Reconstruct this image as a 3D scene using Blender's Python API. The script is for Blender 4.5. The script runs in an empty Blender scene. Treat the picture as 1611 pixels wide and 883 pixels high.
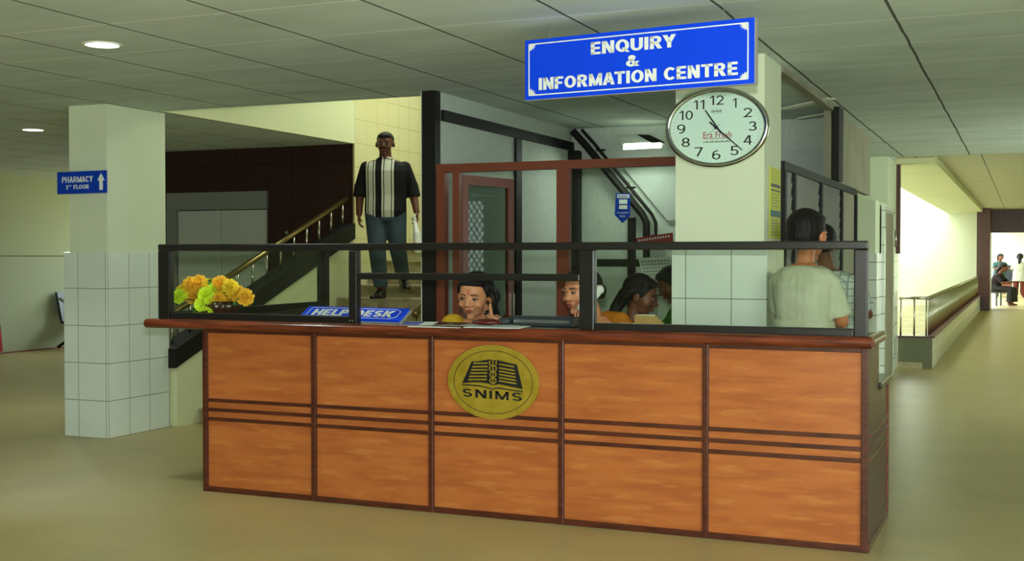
import bpy, bmesh, math, random
from mathutils import Vector, Matrix, Euler
sc = bpy.context.scene
C = sc.collection
PI = math.pi
random.seed(7)

# ------------------------------------------------------------------ camera
cam_d = bpy.data.cameras.new('camera'); cam = bpy.data.objects.new('camera', cam_d); C.objects.link(cam)
cam_d.sensor_width = 36.0; cam_d.lens = 36.0*1884.0/1611.0; cam_d.clip_end = 300
PSI = math.atan(807/1884); PIT = math.atan(38.5/1884)
cam.location = (0, 0, 1.47); cam.rotation_euler = (PI/2-PIT, 0, PSI)
sc.camera = cam

# ------------------------------------------------------------------ world, lights, exposure
sc.view_settings.view_transform = 'Standard'; sc.view_settings.look = 'None'
sc.view_settings.exposure = 0.2; sc.view_settings.gamma = 1.0
sc.view_settings.use_curve_mapping = False
w = bpy.data.worlds.new('sky'); sc.world = w; w.use_nodes = True
bg = w.node_tree.nodes['Background']; bg.inputs[0].default_value = (0.88, 1.0, 0.98, 1); bg.inputs[1].default_value = 6.2

def lamp(name, kind, loc, target, energy, color=(1,1,1), size=1.0, sy=None, spread=None):
    d = bpy.data.lights.new(name, kind); d.energy = energy; d.color = color
    if kind == 'AREA':
        d.size = size
        if sy: d.shape = 'RECTANGLE'; d.size_y = sy
        if spread: d.spread = spread
    elif kind != 'SUN': d.shadow_soft_size = size
    o = bpy.data.objects.new(name, d); C.objects.link(o); o.location = loc
    if kind != 'POINT':
        o.rotation_euler = (Vector(target)-Vector(loc)).to_track_quat('-Z', 'Y').to_euler()
    return o
flash = lamp('camera_flash', 'SPOT', (0.0, 0.0, 1.66), (-2.6, 6.1, 1.45), 590, (0.95, 1.0, 0.95), 0.03)
flash.data.spot_size = math.radians(95); flash.data.spot_blend = 0.5
sun = lamp('sun', 'SUN', (0, 0, 20), (-2.2, 4.0, 0), 5.0, (1.0, 1.0, 0.86)); sun.rotation_euler = Vector((-0.32, 0.10, -1)).to_track_quat('-Z', 'Y').to_euler()
sun.data.angle = math.radians(12)
lamp('stairwell_added_lamp', 'AREA', (-5.35, 11.4, 4.5), (-5.6, 11.6, 0), 66, (0.93, 1.0, 0.86), 1.6, 2.6)  # added lamp below the closed stairwell roof, for light from above
lamp('booth_tube', 'AREA', (-3.26, 10.5, 2.44), (-3.2, 9.5, 0.5), 7, (0.85, 1.0, 0.85), 0.45, 0.05)

# ------------------------------------------------------------------ helpers
def L(r, g, b):
    f = lambda c: (c/255/12.92) if c/255 <= 0.04045 else ((c/255+0.055)/1.055)**2.4
    return (f(r), f(g), f(b), 1)

class Mat:
    """small node builder"""
    def __init__(s, name, col, rough=0.5, metal=0.0, spec=0.5):
        s.m = bpy.data.materials.new(name); s.m.use_nodes = True
        s.nt = s.m.node_tree; s.b = s.nt.nodes['Principled BSDF']
        s.b.inputs['Base Color'].default_value = col; s.b.inputs['Roughness'].default_value = rough
        s.b.inputs['Metallic'].default_value = metal; s.b.inputs['Specular IOR Level'].default_value = spec
        s.col = None; s.base = col
        s.tc = s.n('ShaderNodeTexCoord')
    def n(s, t, **k):
        x = s.nt.nodes.new(t)
        for a, v in k.items(): setattr(x, a, v)
        return x
    def l(s, a, b): s.nt.links.new(a, b)
    def math(s, op, a, b=None, c=None):
        x = s.n('ShaderNodeMath', operation=op)
        for i, v in enumerate((a, b, c)):
            if v is None: continue
            if isinstance(v, (int, float)): x.inputs[i].default_value = v
            else: s.l(v, x.inputs[i])
        return x.outputs[0]
    def coord(s, sc_=(1, 1, 1), rot=(0, 0, 0)):
        mp = s.n('ShaderNodeMapping'); mp.inputs['Scale'].default_value = sc_; mp.inputs['Rotation'].default_value = rot
        g = s.n('ShaderNodeNewGeometry') if s.world else None
        s.l(g.outputs['Position'] if g else s.tc.outputs['Object'], mp.inputs['Vector'])
        return mp.outputs[0]
    world = True
    def mix(s, fac, c):
        x = s.n('ShaderNodeMix', data_type='RGBA')
        if s.col is None: x.inputs[6].default_value = s.base
        else: s.l(s.col, x.inputs[6])
        x.inputs[7].default_value = c
        if isinstance(fac, (int, float)): x.inputs[0].default_value = fac
        else: s.l(fac, x.inputs[0])
        s.col = x.outputs[2]; s.l(s.col, s.b.inputs['Base Color']); return s
    def noise(s, c, scale=3, amt=1.0, sc_=(1, 1, 1), lo=0.4, hi=0.7, detail=4):
        t = s.n('ShaderNodeTexNoise'); t.inputs['Scale'].default_value = scale; t.inputs['Detail'].default_value = detail
        s.l(s.coord(sc_), t.inputs['Vector'])
        r = s.n('ShaderNodeMapRange'); r.inputs[1].default_value = lo; r.inputs[2].default_value = hi; r.inputs[4].default_value = amt
        s.l(t.outputs[0], r.inputs[0]); return s.mix(r.outputs[0], c)
    def lines(s, c, axis, pitch, off, width, amt=1.0, zmin=None, zmax=None, wob=0):
        sp = s.n('ShaderNodeSeparateXYZ'); s.l(s.coord(), sp.inputs[0])
        v = sp.outputs[axis]
        v = s.math('ADD', v, -off)
        if wob:
            t = s.n('ShaderNodeTexNoise'); t.inputs['Scale'].default_value = 2.3; s.l(s.coord(), t.inputs[0])
            v = s.math('MULTIPLY_ADD', t.outputs[0], wob, v)
        v = s.math('DIVIDE', v, pitch); v = s.math('FRACT', s.math('ADD', v, 100.5))
        v = s.math('ABSOLUTE', s.math('ADD', v, -0.5))
        f = s.math('LESS_THAN', v, width/2/pitch)
        if amt != 1.0: f = s.math('MULTIPLY', f, amt)
        return s.mix(f, c)
    def zone(s, c, axis, lo, hi):
        sp = s.n('ShaderNodeSeparateXYZ'); s.l(s.coord(), sp.inputs[0])
        f = s.math('MULTIPLY', s.math('GREATER_THAN', sp.outputs[axis], lo), s.math('LESS_THAN', sp.outputs[axis], hi))
        return s.mix(f, c)
    def bump(s, scale=60, dist=0.002, strength=0.4, sc_=(1, 1, 1)):
        t = s.n('ShaderNodeTexNoise'); t.inputs['Scale'].default_value = scale; t.inputs['Detail'].default_value = 3
        s.l(s.coord(sc_), t.inputs['Vector'])
        b = s.n('ShaderNodeBump'); b.inputs['Distance'].default_value = dist; b.inputs['Strength'].default_value = strength
        s.l(t.outputs[0], b.inputs['Height']); s.l(b.outputs[0], s.b.inputs['Normal']); return s
def local(m): m.world = False; return m
M = {}
def simple(k, col, rough=0.5, metal=0.0, spec=0.5): M[k] = Mat(k, col, rough, metal, spec).m

# setting materials
TX0, TY0, TP, TQ = -0.61, 4.98, 0.765, 0.745
m = Mat('ceiling_board', L(212, 226, 218), 0.85, 0, 0.2)
m.noise(L(194, 208, 198), 1.2, 0.8, (1, 3, 1)); m.noise(L(120, 124, 114), 1.1, 0.6, (1, 2, 1), 0.66, 0.8)
m.lines(L(252, 255, 244), 1, TQ, TY0, 0.014, 0.9); m.lines(L(60, 60, 48), 0, TP, TX0, 0.016, 0.9, wob=0.02)
m.bump(25, 0.003, 0.3); M['ceiling'] = m.m
m = Mat('corridor_ceiling_board', L(200, 198, 170), 0.85, 0, 0.2)
m.lines(L(120, 118, 92), 1, 1.49, 0, 0.03, 0.6); m.lines(L(80, 78, 60), 0, TP, TX0+0.1, 0.018, 0.7, wob=0.02); M['ceiling2'] = m.m
m = Mat('floor_tile', L(180, 164, 112), 0.36, 0, 0.4)
m.noise(L(166, 152, 104), 2.0, 0.8); m.noise(L(186, 164, 118), 14, 0.4, (1, 1, 1), 0.5, 0.7)
m.lines(L(140, 130, 90), 0, 0.75, 0.1, 0.006, 0.45); m.lines(L(140, 130, 90), 1, 0.75, 0.2, 0.006, 0.45)
m.bump(5, 0.004, 0.15); M['floor'] = m.m
m = Mat('cream_paint', L(224, 232, 200), 0.6, 0, 0.3); m.noise(L(214, 222, 184), 1.5, 0.6); M['paint'] = m.m
m = Mat('yellow_cream_paint', L(222, 225, 180), 0.6, 0, 0.3); m.noise(L(212, 216, 168), 1.2, 0.6); M['cream'] = m.m
m = Mat('white_wall_tile', L(228, 238, 226), 0.16, 0, 0.5)
m.noise(L(216, 228, 214), 3, 0.6)
m.lines(L(128, 134, 108), 2, 0.302, 0.302, 0.006, 0.9); m.lines(L(130, 138, 112), 1, 0.247, 7.55, 0.006, 0.9); m.lines(L(130, 138, 112), 0, 0.285, -7.06, 0.006, 0.9)
M['tile'] = m.m
m = Mat('pink_wall_tile', L(220, 216, 168), 0.2, 0, 0.5)
m.lines(L(180, 160, 96), 2, 0.26, 0.1, 0.008, 0.7); m.lines(L(180, 160, 96), 1, 0.25, 11.3, 0.008, 0.7); m.lines(L(180, 160, 96), 0, 0.25, 0, 0.008, 0.7)
m.noise(L(216, 208, 148), 1.0, 0.7); M['ytile'] = m.m
m = Mat('left_wall_paint', L(172, 178, 142), 0.6, 0, 0.3); m.zone(L(170, 178, 150), 2, 0, 1.47); m.zone(L(118, 108, 70), 2, 1.46, 1.48)
m.lines(L(166, 160, 122), 1, 0.5, 0, 0.01, 0.25); M['leftwall'] = m.m
m = Mat('dark_granite', L(58, 40, 34), 0.35, 0, 0.12); m.noise(L(42, 30, 26), 30, 0.6)
m.lines(L(20, 12, 10), 0, 0.75, 0, 0.006); m.lines(L(20, 12, 10), 2, 0.6, 0.1, 0.006); M['granite'] = m.m
m = Mat('grey_board', L(196, 206, 194), 0.8, 0, 0.25); m.noise(L(174, 186, 174), 40, 0.7, (1, 1, 0.4), 0.35, 0.75); m.bump(70, 0.003, 0.5); M['grey'] = m.m
m = Mat('grey_board_plain', L(190, 198, 192), 0.8, 0, 0.25); m.noise(L(170, 180, 172), 3, 0.8); M['grey2'] = m.m
m = Mat('dun_board', L(150, 146, 122), 0.8, 0, 0.25); m.noise(L(134, 130, 106), 3, 0.8); M['dun'] = m.m
m = Mat('stair_marble', L(170, 160, 122), 0.35); m.noise(L(134, 116, 88), 9, 0.8, (1, 1, 1), 0.45, 0.65); m.noise(L(196, 190, 154), 16, 0.5, (1, 1, 1), 0.55, 0.7); M['marble'] = m.m
m = Mat('white_wall', L(232, 236, 214), 0.7, 0, 0.2); M['white'] = m.m
m = Mat('rough_ground', L(190, 180, 140), 0.9); m.noise(L(150, 142, 100), 5, 0.8); M['ground'] = m.m
m = Mat('plinth_tile', L(232, 240, 226), 0.2, 0, 0.5); m.lines(L(110, 112, 84), 2, 0.2, 0.0, 0.008); m.lines(L(110, 112, 84), 1, 0.9, 16.45, 0.012); M['plinth'] = m.m
# object materials
m = local(Mat('laminate', L(182, 104, 50), 0.3, 0, 0.4)); m.noise(L(154, 78, 37), 2.2, 0.65, (1.1, 1, 9), 0.42, 0.62)
m.noise(L(202, 136, 70), 2.0, 0.45, (2.2, 1, 14), 0.55, 0.66); m.noise(L(162, 94, 56), 30, 0.5, (1, 1, 12), 0.4, 0.7); M['laminate'] = m.m
m = Mat('dark_wood', L(86, 40, 26), 0.28); m.noise(L(52, 24, 17), 8, 0.8, (1, 1, 6)); M['dwood'] = m.m
m = Mat('nosing_wood', L(122, 56, 32), 0.22); m.noise(L(64, 28, 18), 5, 0.8, (0.6, 8, 8), 0.4, 0.62); M['nosing'] = m.m
simple('desk', L(34, 24, 20), 0.2)
simple('black_frame', L(26, 23, 22), 0.3, 0, 0.5)
simple('black', L(22, 20, 18), 0.6, 0, 0.3)
simple('brown_frame', L(122, 62, 42), 0.4)
simple('steel', L(190, 186, 170), 0.22, 1.0)
simple('lift_steel', L(186, 192, 182), 0.45, 0.3)
simple('lift_trim', L(132, 136, 128), 0.5, 0.3)
simple('brass_rail', L(150, 128, 80), 0.25, 0.9)
simple('chrome', L(215, 215, 205), 0.12, 1.0)
simple('blue_sign', L(4, 68, 238), 0.5, 0, 0.25)
simple('blue_deep', L(6, 62, 190), 0.5, 0, 0.25)
simple('white_ink', L(240, 243, 236), 0.5)
simple('grey_edge', L(150, 150, 145), 0.5)
simple('black_ink', L(14, 16, 14), 0.5)
simple('red_ink', L(176, 60, 60), 0.5)
simple('grey_ink', L(120, 140, 128), 0.5)
simple('dial', L(236, 255, 250), 0.35)
m = Mat('brass', L(200, 172, 62), 0.25, 0.55); m.noise(L(170, 148, 34), 14, 0.7); m.bump(16, 0.006, 0.6); M['brass'] = m.m
simple('yellow_paper', L(206, 208, 50), 0.6)
simple('teal_ink', L(30, 110, 100), 0.6)
simple('paper', L(222, 228, 222), 0.6)
simple('red_sign', L(150, 30, 36), 0.5)
simple('maroon', L(86, 22, 26), 0.35)
simple('vase', L(66, 42, 30), 0.25)
simple('orange_petal', L(255, 202, 60), 0.6)
simple('gold_petal', L(255, 224, 66), 0.6)
simple('lime_petal', L(230, 248, 60), 0.6)
simple('leaf', L(60, 110, 34), 0.6)
simple('stem', L(50, 80, 30), 0.6)
simple('slate', L(58, 66, 70), 0.35, 0.3)
simple('slate_light', L(130, 136, 130), 0.3, 0.5)
simple('handset', L(18, 18, 18), 0.3)
simple('handset_white', L(226, 228, 220), 0.35)
def emis(k, col, st):
    mm = Mat(k, col, 0.5); mm.b.inputs['Emission Color'].default_value = col; mm.b.inputs['Emission Strength'].default_value = st; M[k] = mm.m
emis('lamp_on', (0.9, 1.0, 0.92, 1), 6.0)
emis('tube_on', (0.9, 1.0, 0.75, 1), 4.0)
# glass: clear pane with Fresnel reflection
def glassmat(k, tint):
    g = bpy.data.materials.new(k); g.use_nodes = True; nt = g.node_tree; nt.nodes.clear()
    o = nt.nodes.new('ShaderNodeOutputMaterial'); t = nt.nodes.new('ShaderNodeBsdfTransparent'); t.inputs[0].default_value = tint
    gl = nt.nodes.new('ShaderNodeBsdfGlossy'); gl.inputs['Roughness'].default_value = 0.02
    lw = nt.nodes.new('ShaderNodeLayerWeight'); lw.inputs[0].default_value = 0.5
    pw = nt.nodes.new('ShaderNodeMath'); pw.operation = 'POWER'; pw.inputs[1].default_value = 5.0; nt.links.new(lw.outputs['Facing'], pw.inputs[0])
    fr = nt.nodes.new('ShaderNodeMath'); fr.operation = 'MULTIPLY_ADD'; fr.inputs[1].default_value = 0.8; fr.inputs[2].default_value = 0.012; nt.links.new(pw.outputs[0], fr.inputs[0])
    mx = nt.nodes.new('ShaderNodeMixShader')
    nt.links.new(fr.outputs[0], mx.inputs[0]); nt.links.new(t.outputs[0], mx.inputs[1]); nt.links.new(gl.outputs[0], mx.inputs[2]); nt.links.new(mx.outputs[0], o.inputs[0])
    M[k] = g
glassmat('glass', (0.95, 0.97, 0.94, 1)); glassmat('smoked', (0.62, 0.68, 0.64, 1))
# mesh grille: diamond pattern holes
g = bpy.data.materials.new('expanded_grille')
M['grille'] = Mat('expanded_grille_paint', L(150, 152, 140), 0.6).m

# ---- mesh builders
class MB:
    def __init__(s): s.bm = bmesh.new()
    def box(s, x0, x1, y0, y1, z0, z1, bev=0.0):
        v = [s.bm.verts.new(p) for p in ((x0,y0,z0),(x1,y0,z0),(x1,y1,z0),(x0,y1,z0),(x0,y0,z1),(x1,y0,z1),(x1,y1,z1),(x0,y1,z1))]
        fs = [s.bm.faces.new([v[i] for i in f]) for f in ((3,2,1,0),(4,5,6,7),(0,1,5,4),(1,2,6,5),(2,3,7,6),(3,0,4,7))]
        if bev > 0:
            es = list({e for f in fs for e in f.edges})
            bmesh.ops.bevel(s.bm, geom=es, offset=bev, segments=2, profile=0.5, affect='EDGES')
        return s
    def obox(s, c, ax, ay, az):
        c = Vector(c); ax = Vector(ax); ay = Vector(ay); az = Vector(az)
        v = [s.bm.verts.new(c+ax*i+ay*j+az*k) for k in (-.5,.5) for j in (-.5,.5) for i in (-.5,.5)]
        for f in ((0,2,3,1),(4,5,7,6),(0,1,5,4),(1,3,7,5),(3,2,6,7),(2,0,4,6)): s.bm.faces.new([v[i] for i in f])
        return s
    def bar(s, a, b, w, h, up=(0,0,1)):
        a = Vector(a); b = Vector(b); d = b-a; u = Vector(up); sd = d.cross(u).normalized(); u = sd.cross(d).normalized()
        return s.obox((a+b)/2, d, sd*w, u*h)
    def prism(s, pts, n0, n1):
        """pts: list of 3D points of a polygon; extruded by the vector n1 - n0"""
        n0 = Vector(n0); n1 = Vector(n1)
        a = [s.bm.verts.new(Vector(p)+n0) for p in pts]; b = [s.bm.verts.new(Vector(p)+n1) for p in pts]
        s.bm.faces.new(a[::-1]); s.bm.faces.new(b)
        for i in range(len(a)):
            j = (i+1) % len(a); s.bm.faces.new((a[i], a[j], b[j], b[i]))
        return s
    def tube(s, pts, r, seg=10, r1=None):
        pts = [Vector(p) for p in pts]; rings = []
        for i, p in enumerate(pts):
            d = (pts[min(i+1, len(pts)-1)]-pts[max(i-1, 0)]).normalized()
            u = d.cross(Vector((0,0,1)) if abs(d.z) < 0.9 else Vector((1,0,0))).normalized(); v = d.cross(u)
            rr = r if r1 is None else r+(r1-r)*i/(len(pts)-1)
            rings.append([s.bm.verts.new(p+(u*math.cos(t*2*PI/seg)+v*math.sin(t*2*PI/seg))*rr) for t in range(seg)])
        for a, b in zip(rings, rings[1:]):
            for t in range(seg):
                q = (t+1) % seg; s.bm.faces.new((a[t], a[q], b[q], b[t]))
        s.bm.faces.new(rings[0][::-1]); s.bm.faces.new(rings[-1]); return s
    def ball(s, c, r, rot=None, seg=20):
        mt = Matrix.Translation(Vector(c)) @ (rot if rot else Matrix.Identity(4)) @ Matrix.Diagonal((*((r, r, r) if isinstance(r, (int, float)) else r), 1))
        bmesh.ops.create_uvsphere(s.bm, u_segments=seg, v_segments=seg//2+2, radius=1, matrix=mt); return s
    def lathe(s, prof, c, seg=32, sx=1.0, sy=1.0, axis='z', flute=0, nf=0):
        c = Vector(c); rings = []
        for r, h in prof:
            ring = []
            for t in range(seg):
                a = t*2*PI/seg; rr = r*(1+flute*math.cos(nf*a)); x = rr*math.cos(a)*sx; y = rr*math.sin(a)*sy
                p = Vector((x, y, h)) if axis == 'z' else Vector((x, -h, y))
                ring.append(s.bm.verts.new(c+p))
            rings.append(ring)
        for a, b in zip(rings, rings[1:]):
            for t in range(seg):
                q = (t+1) % seg; s.bm.faces.new((a[t], a[q], b[q], b[t]))
        s.bm.faces.new(rings[0][::-1]); s.bm.faces.new(rings[-1]); return s
    def mesh(s, name):
        bmesh.ops.recalc_face_normals(s.bm, faces=s.bm.faces)
        me = bpy.data.meshes.new(name); s.bm.to_mesh(me); s.bm.free(); return me

WM = {}
def thing(name, label, cat, loc=(0,0,0), rotz=0, group=None, scale=(1,1,1)):
    o = bpy.data.objects.new(name, None); C.objects.link(o); o.empty_display_size = 0.1
    o.location = loc; o.rotation_euler = (0, 0, rotz); o.scale = scale
    WM[o] = Matrix.Translation(Vector(loc)) @ Matrix.Rotation(rotz, 4, 'Z') @ Matrix.Diagonal((*scale, 1))
    o['label'] = label; o['category'] = cat
    if group: o['group'] = group
    return o
def link(name, me, mat, parent=None, smooth=False, label=None, loc=None):
    """mesh given in world coordinates (or, for parent with keep='local', in the thing's own)"""
    o = bpy.data.objects.new(name, me); C.objects.link(o)
    if mat is not None: me.materials.append(M[mat] if isinstance(mat, str) else mat)
    if parent is not None:
        me.transform(WM[parent].inverted()); o.parent = parent; WM[o] = WM[parent]
    else:
        if loc is None:
            xs = [v.co for v in me.vertices]
            loc = ((min(v.x for v in xs)+max(v.x for v in xs))/2, (min(v.y for v in xs)+max(v.y for v in xs))/2, min(v.z for v in xs))
        me.transform(Matrix.Translation(-Vector(loc))); o.location = loc; WM[o] = Matrix.Translation(Vector(loc))
    if smooth:
        me.polygons.foreach_set('use_smooth', [True]*len(me.polygons))
        if smooth == 'auto':
            me.set_sharp_from_angle(angle=math.radians(40))
    if label: o['label'] = label
    return o
def obj(name, mb, mat, parent=None, smooth=False, label=None): return link(name, mb.mesh(name), mat, parent, smooth, label)
def tag(o, label, cat, group=None):
    o['label'] = label; o['category'] = cat
    if group: o['group'] = group
    return o
def struct(name, mb, mat, smooth=False):
    o = obj(name, mb, mat, None, smooth); o['kind'] = 'structure'; return o
def txt(name, s, parent, mat, c, right, up, w, h, thick=0.002, bold=0.02, shear=0.0, label=None):
    cu = bpy.data.curves.new('t', 'FONT'); cu.body = s; cu.offset = bold; cu.extrude = 0.01; cu.shear = shear; cu.resolution_u = 3
    o = bpy.data.objects.new('t', cu); C.objects.link(o)
    me = bpy.data.meshes.new_from_object(o.evaluated_get(bpy.context.evaluated_depsgraph_get()))
    bpy.data.objects.remove(o); bpy.data.curves.remove(cu); me.name = name; me.materials.clear()
    xs = [v.co.x for v in me.vertices]; ys = [v.co.y for v in me.vertices]
    x0, x1, y0, y1 = min(xs), max(xs), min(ys), max(ys)
    r = Vector(right).normalized(); u = Vector(up).normalized(); n = r.cross(u)
    c = Vector(c)
    for v in me.vertices:
        a = (v.co.x-(x0+x1)/2)/(x1-x0)*w; b = (v.co.y-(y0+y1)/2)/(y1-y0)*h
        v.co = c+r*a+u*b+n*(thick if v.co.z > 0 else 0)
    return link(name, me, mat, parent, False, label)

def glyph(ch, t, h):
    """block capitals and digits: returns width and a list of primitives, height 1"""
    ry = (1+h)/4; R_ = lambda *a: ('R',)+a; D_ = lambda *a: ('D',)+a; A_ = lambda *a: ('A',)+a
    tab = {
    'E': (.66, [R_(0,0,t,1), R_(0,0,.66,h), R_(0,1-h,.64,1), R_(0,.5-h/2,.60,.5+h/2)]),
    'F': (.64, [R_(0,0,t,1), R_(0,1-h,.64,1), R_(0,.48-h/2,.56,.48+h/2)]),
    'N': (.80, [R_(0,0,t,1), R_(.80-t,0,.80,1), D_(t*.6,1,.80-t*.6,0,t*1.15)]),
    'O': (.88, [A_(.44,.5,.44,.5,0,360)]),
    'Q': (.88, [A_(.44,.5,.44,.5,0,360), D_(.50,.34,.82,-.04,t*.9)]),
    'U': (.80, [R_(0,.36,t,1), R_(.80-t,.36,.80,1), A_(.40,.38,.40,.38,180,360)]),
    'I': (t, [R_(0,0,t,1)]),
    'P': (.72, [R_(0,0,t,1), R_(0,1-h,.44,1), R_(0,.40,.44,.40+h), A_(.42,.70,.30,.30,-90,90)]),
    'R': (.78, [R_(0,0,t,1), R_(0,1-h,.44,1), R_(0,.40,.44,.40+h), A_(.42,.70,.30,.30,-90,90), D_(.38,.48,.78-t*.58,0,t*1.15)]),
    'Y': (.84, [D_(t*.58,1,.42,.42,t*1.15), D_(.84-t*.58,1,.42,.42,t*1.15), R_(.42-t/2,0,.42+t/2,.46)]),
    'M': (.96, [R_(0,0,t*.9,1), R_(.96-t*.9,0,.96,1), D_(t*.5,1,.48,.02,t*.95), D_(.96-t*.5,1,.48,.02,t*.95)]),
    'A': (.88, [D_(t*.55,0,.44,1,t*1.1), D_(.88-t*.55,0,.44,1,t*1.1), R_(.2,.20,.68,.20+h*.8)]),
    'T': (.76, [R_(0,1-h,.76,1), R_(.38-t/2,0,.38+t/2,1)]),
    'C': (.82, [A_(.43,.5,.43,.5,42,318)]),
    'S': (.72, [A_(.36,1-ry,.35,ry,25,270), A_(.36,ry,.36,ry,-155,90)]),
    'H': (.80, [R_(0,0,t,1), R_(.80-t,0,.80,1), R_(0,.5-h/2,.80,.5+h/2)]),
    'L': (.62, [R_(0,0,t,1), R_(0,0,.62,h)]),
    'D': (.80, [R_(0,0,t,1), R_(0,0,.34,h), R_(0,1-h,.34,1), A_(.32,.5,.48,.5,-90,90)]),
    'K': (.82, [R_(0,0,t,1), D_(t*.9,.34,.82-t*.6,1,t*1.2), D_(.30,.58,.82-t*.58,0,t*1.2)]),
    '&': (.84, [A_(.38,.76,.24,.24,0,360), A_(.34,.28,.34,.29,60,350), D_(.28,.66,.74,0,t*1.1), D_(.60,.16,.76,.44,t*.8)]),
    '0': (.60, [A_(.30,.5,.30,.5,0,360)]), '1': (.38, [R_(.38-t,0,.38,1), D_(.06,.74,.38-t*.7,1,t)]),
    '2': (.60, [A_(.30,.70,.30,.30,-25,170), D_(t*.6,0,.60-t*.75,.58,t*1.2), R_(0,0,.60,h)]),
    '3': (.60, [A_(.29,1-ry,.27,ry,-90,160), A_(.30,ry,.30,ry,-160,90)]),
    '4': (.62, [R_(.40,0,.40+t,1), R_(0,.24,.62,.24+h), D_(t*.6,.27,.40,1,t*1.1)]),
    '5': (.60, [R_(.07,.48,.07+t,1), R_(.07,1-h,.55,1), A_(.29,.32,.31,.32,-155,140)]),
    '6': (.60, [A_(.30,.32,.30,.32,0,360), A_(.34,.5,.34,.5,70,200)]),
    '7': (.58, [R_(0,1-h,.58,1), D_(.20,0,.58-t*.55,1-h*.9,t*1.05)]),
    '8': (.60, [A_(.30,1-ry,.27,ry,0,360), A_(.30,ry,.30,ry,0,360)]),
    '9': (.60, [A_(.30,.68,.30,.32,0,360), A_(.26,.5,.34,.5,-110,20)])}
    return tab[ch]
def block(name, s, parent, mat, c, right, up, w, h, thick=0.002, t=0.25, th=0.19, gap=0.10, slant=0.0):
    """lettering in heavy block capitals, fitted to w x h about c"""
    c = Vector(c); r = Vector(right).normalized(); u = Vector(up).normalized(); n = r.cross(u)
    items = []; x = 0; prev = ''
    for ch in s:
        if ch == ' ': x += 0.42; prev = ''; continue
        wd, pr = glyph(ch, t, th)
        x -= {'RY': .08, 'AT': .12, 'MA': .05, 'CE': .05, 'CY': .10, 'AC': .05, 'LP': .04, 'LO': .05}.get(prev+ch, 0) if gap < 0.15 else 0
        items.append((x, pr)); x += wd+gap; prev = ch
    tot = x-gap; mb = MB()
    P_ = lambda a, b: c+r*(((a+slant*(b-0.5))/tot-0.5)*w)+u*((b-0.5)*h)
    for x0, pr in items:
        for k in pr:
            if k[0] == 'R': q = [(k[1], k[2]), (k[3], k[2]), (k[3], k[4]), (k[1], k[4])]
            elif k[0] == 'D':
                q = [(k[1]-k[5]/2, k[2]), (k[1]+k[5]/2, k[2]), (k[3]+k[5]/2, k[4]), (k[3]-k[5]/2, k[4])]
            if k[0] in 'RD': mb.prism([P_(x0+a, b) for a, b in q], (0, 0, 0), n*thick)
            else:
                cx, cy, rx, ry, a0, a1 = k[1:]; N_ = max(8, int(abs(a1-a0)/15))
                for i in range(N_):
                    b0 = math.radians(a0+(a1-a0)*i/N_); b1 = math.radians(a0+(a1-a0)*(i+1)/N_)
                    q = [(cx+rx*math.cos(b0), cy+ry*math.sin(b0)), (cx+rx*math.cos(b1), cy+ry*math.sin(b1)), (cx+(rx-t)*math.cos(b1), cy+(ry-th)*math.sin(b1)), (cx+(rx-t)*math.cos(b0), cy+(ry-th)*math.sin(b0))]
                    mb.prism([P_(x0+a, b) for a, b in q], (0, 0, 0), n*thick)
    return obj(name, mb, mat, parent)
def ellipse_pts(c, right, up, rx, ry, n=48):
    c = Vector(c); r = Vector(right); u = Vector(up)
    return [c+r*rx*math.cos(i*2*PI/n)+u*ry*math.sin(i*2*PI/n) for i in range(n)]
def ring(mb, c, right, up, rx, ry, wd, nrm, th, n=64):
    r = Vector(right); u = Vector(up); c = Vector(c); nn = Vector(nrm)*th
    vs = []
    for i in range(n):
        a = i*2*PI/n; ca, sa = math.cos(a), math.sin(a)
        p = c+r*rx*ca+u*ry*sa; q = c+r*(rx-wd)*ca+u*(ry-wd)*sa
        vs.append([mb.bm.verts.new(x) for x in (p, q, q+nn, p+nn)])
    for i in range(n):
        a = vs[i]; b = vs[(i+1) % n]
        for k in range(4): mb.bm.faces.new((a[k], b[k], b[(k+1) % 4], a[(k+1) % 4]))
def frame4(mb, x0, x1, y0, y1, z0, z1, t):
    mb.box(x0, x1, y0, y1, z1-t, z1).box(x0, x1, y0, y1, z0, z0+t).box(x0, x0+t, y0, y1, z0+t, z1-t).box(x1-t, x1, y0, y1, z0+t, z1-t); return mb

Fc = Matrix.Rotation(PSI, 3, 'Z') @ Matrix.Rotation(-PIT, 3, 'X')
def pix(x, y_, Y): 
    d = Fc @ Vector(((x-805.5)/1884, 1, (441.5-y_)/1884)); return Vector((0, 0, 1.47))+d*(Y/d.y)

# ================================================================== SETTING
CZ = 2.69
struct('floor', MB().box(-14.4, 2.9, -5, 62, -0.1, 0), 'floor')
struct('ceiling', MB().box(-14.4, 2.9, -5, 8.15, CZ, 2.95).box(-14.4, -6.74, 8.15, 17.2, CZ, 2.95).box(-4.02, 2.9, 8.15, 15.45, CZ, 2.95).box(-4.02, -1.53, 15.45, 16.4, CZ, 2.95), 'ceiling')
struct('ceiling_corridor', MB().box(-1.06, 2.9, 15.45, 62, 2.76, 2.95).box(-1.53, -1.06, 15.45, 16.1, 2.72, 2.95), 'ceiling2')
struct('trim_1', MB().box(-2.0, -1.06, 16.1, 35.6, 2.66, 2.95), 'cream')            # soffit beside the light well
struct('wall_left', MB().box(-14.4, -14.15, -5, 17.2, 0, CZ), 'leftwall')
struct('wall_right', MB().box(2.6, 2.9, -5, 3.5, 0, 0.5).box(2.6, 2.9, 3.5, 12.0, 0, 2.76).box(2.6, 2.9, 12.0, 14.6, 0, 0.9).box(2.6, 2.9, 14.6, 62, 0, 2.76), 'paint')  # unseen wall; its openings are added to let sky light in
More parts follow.
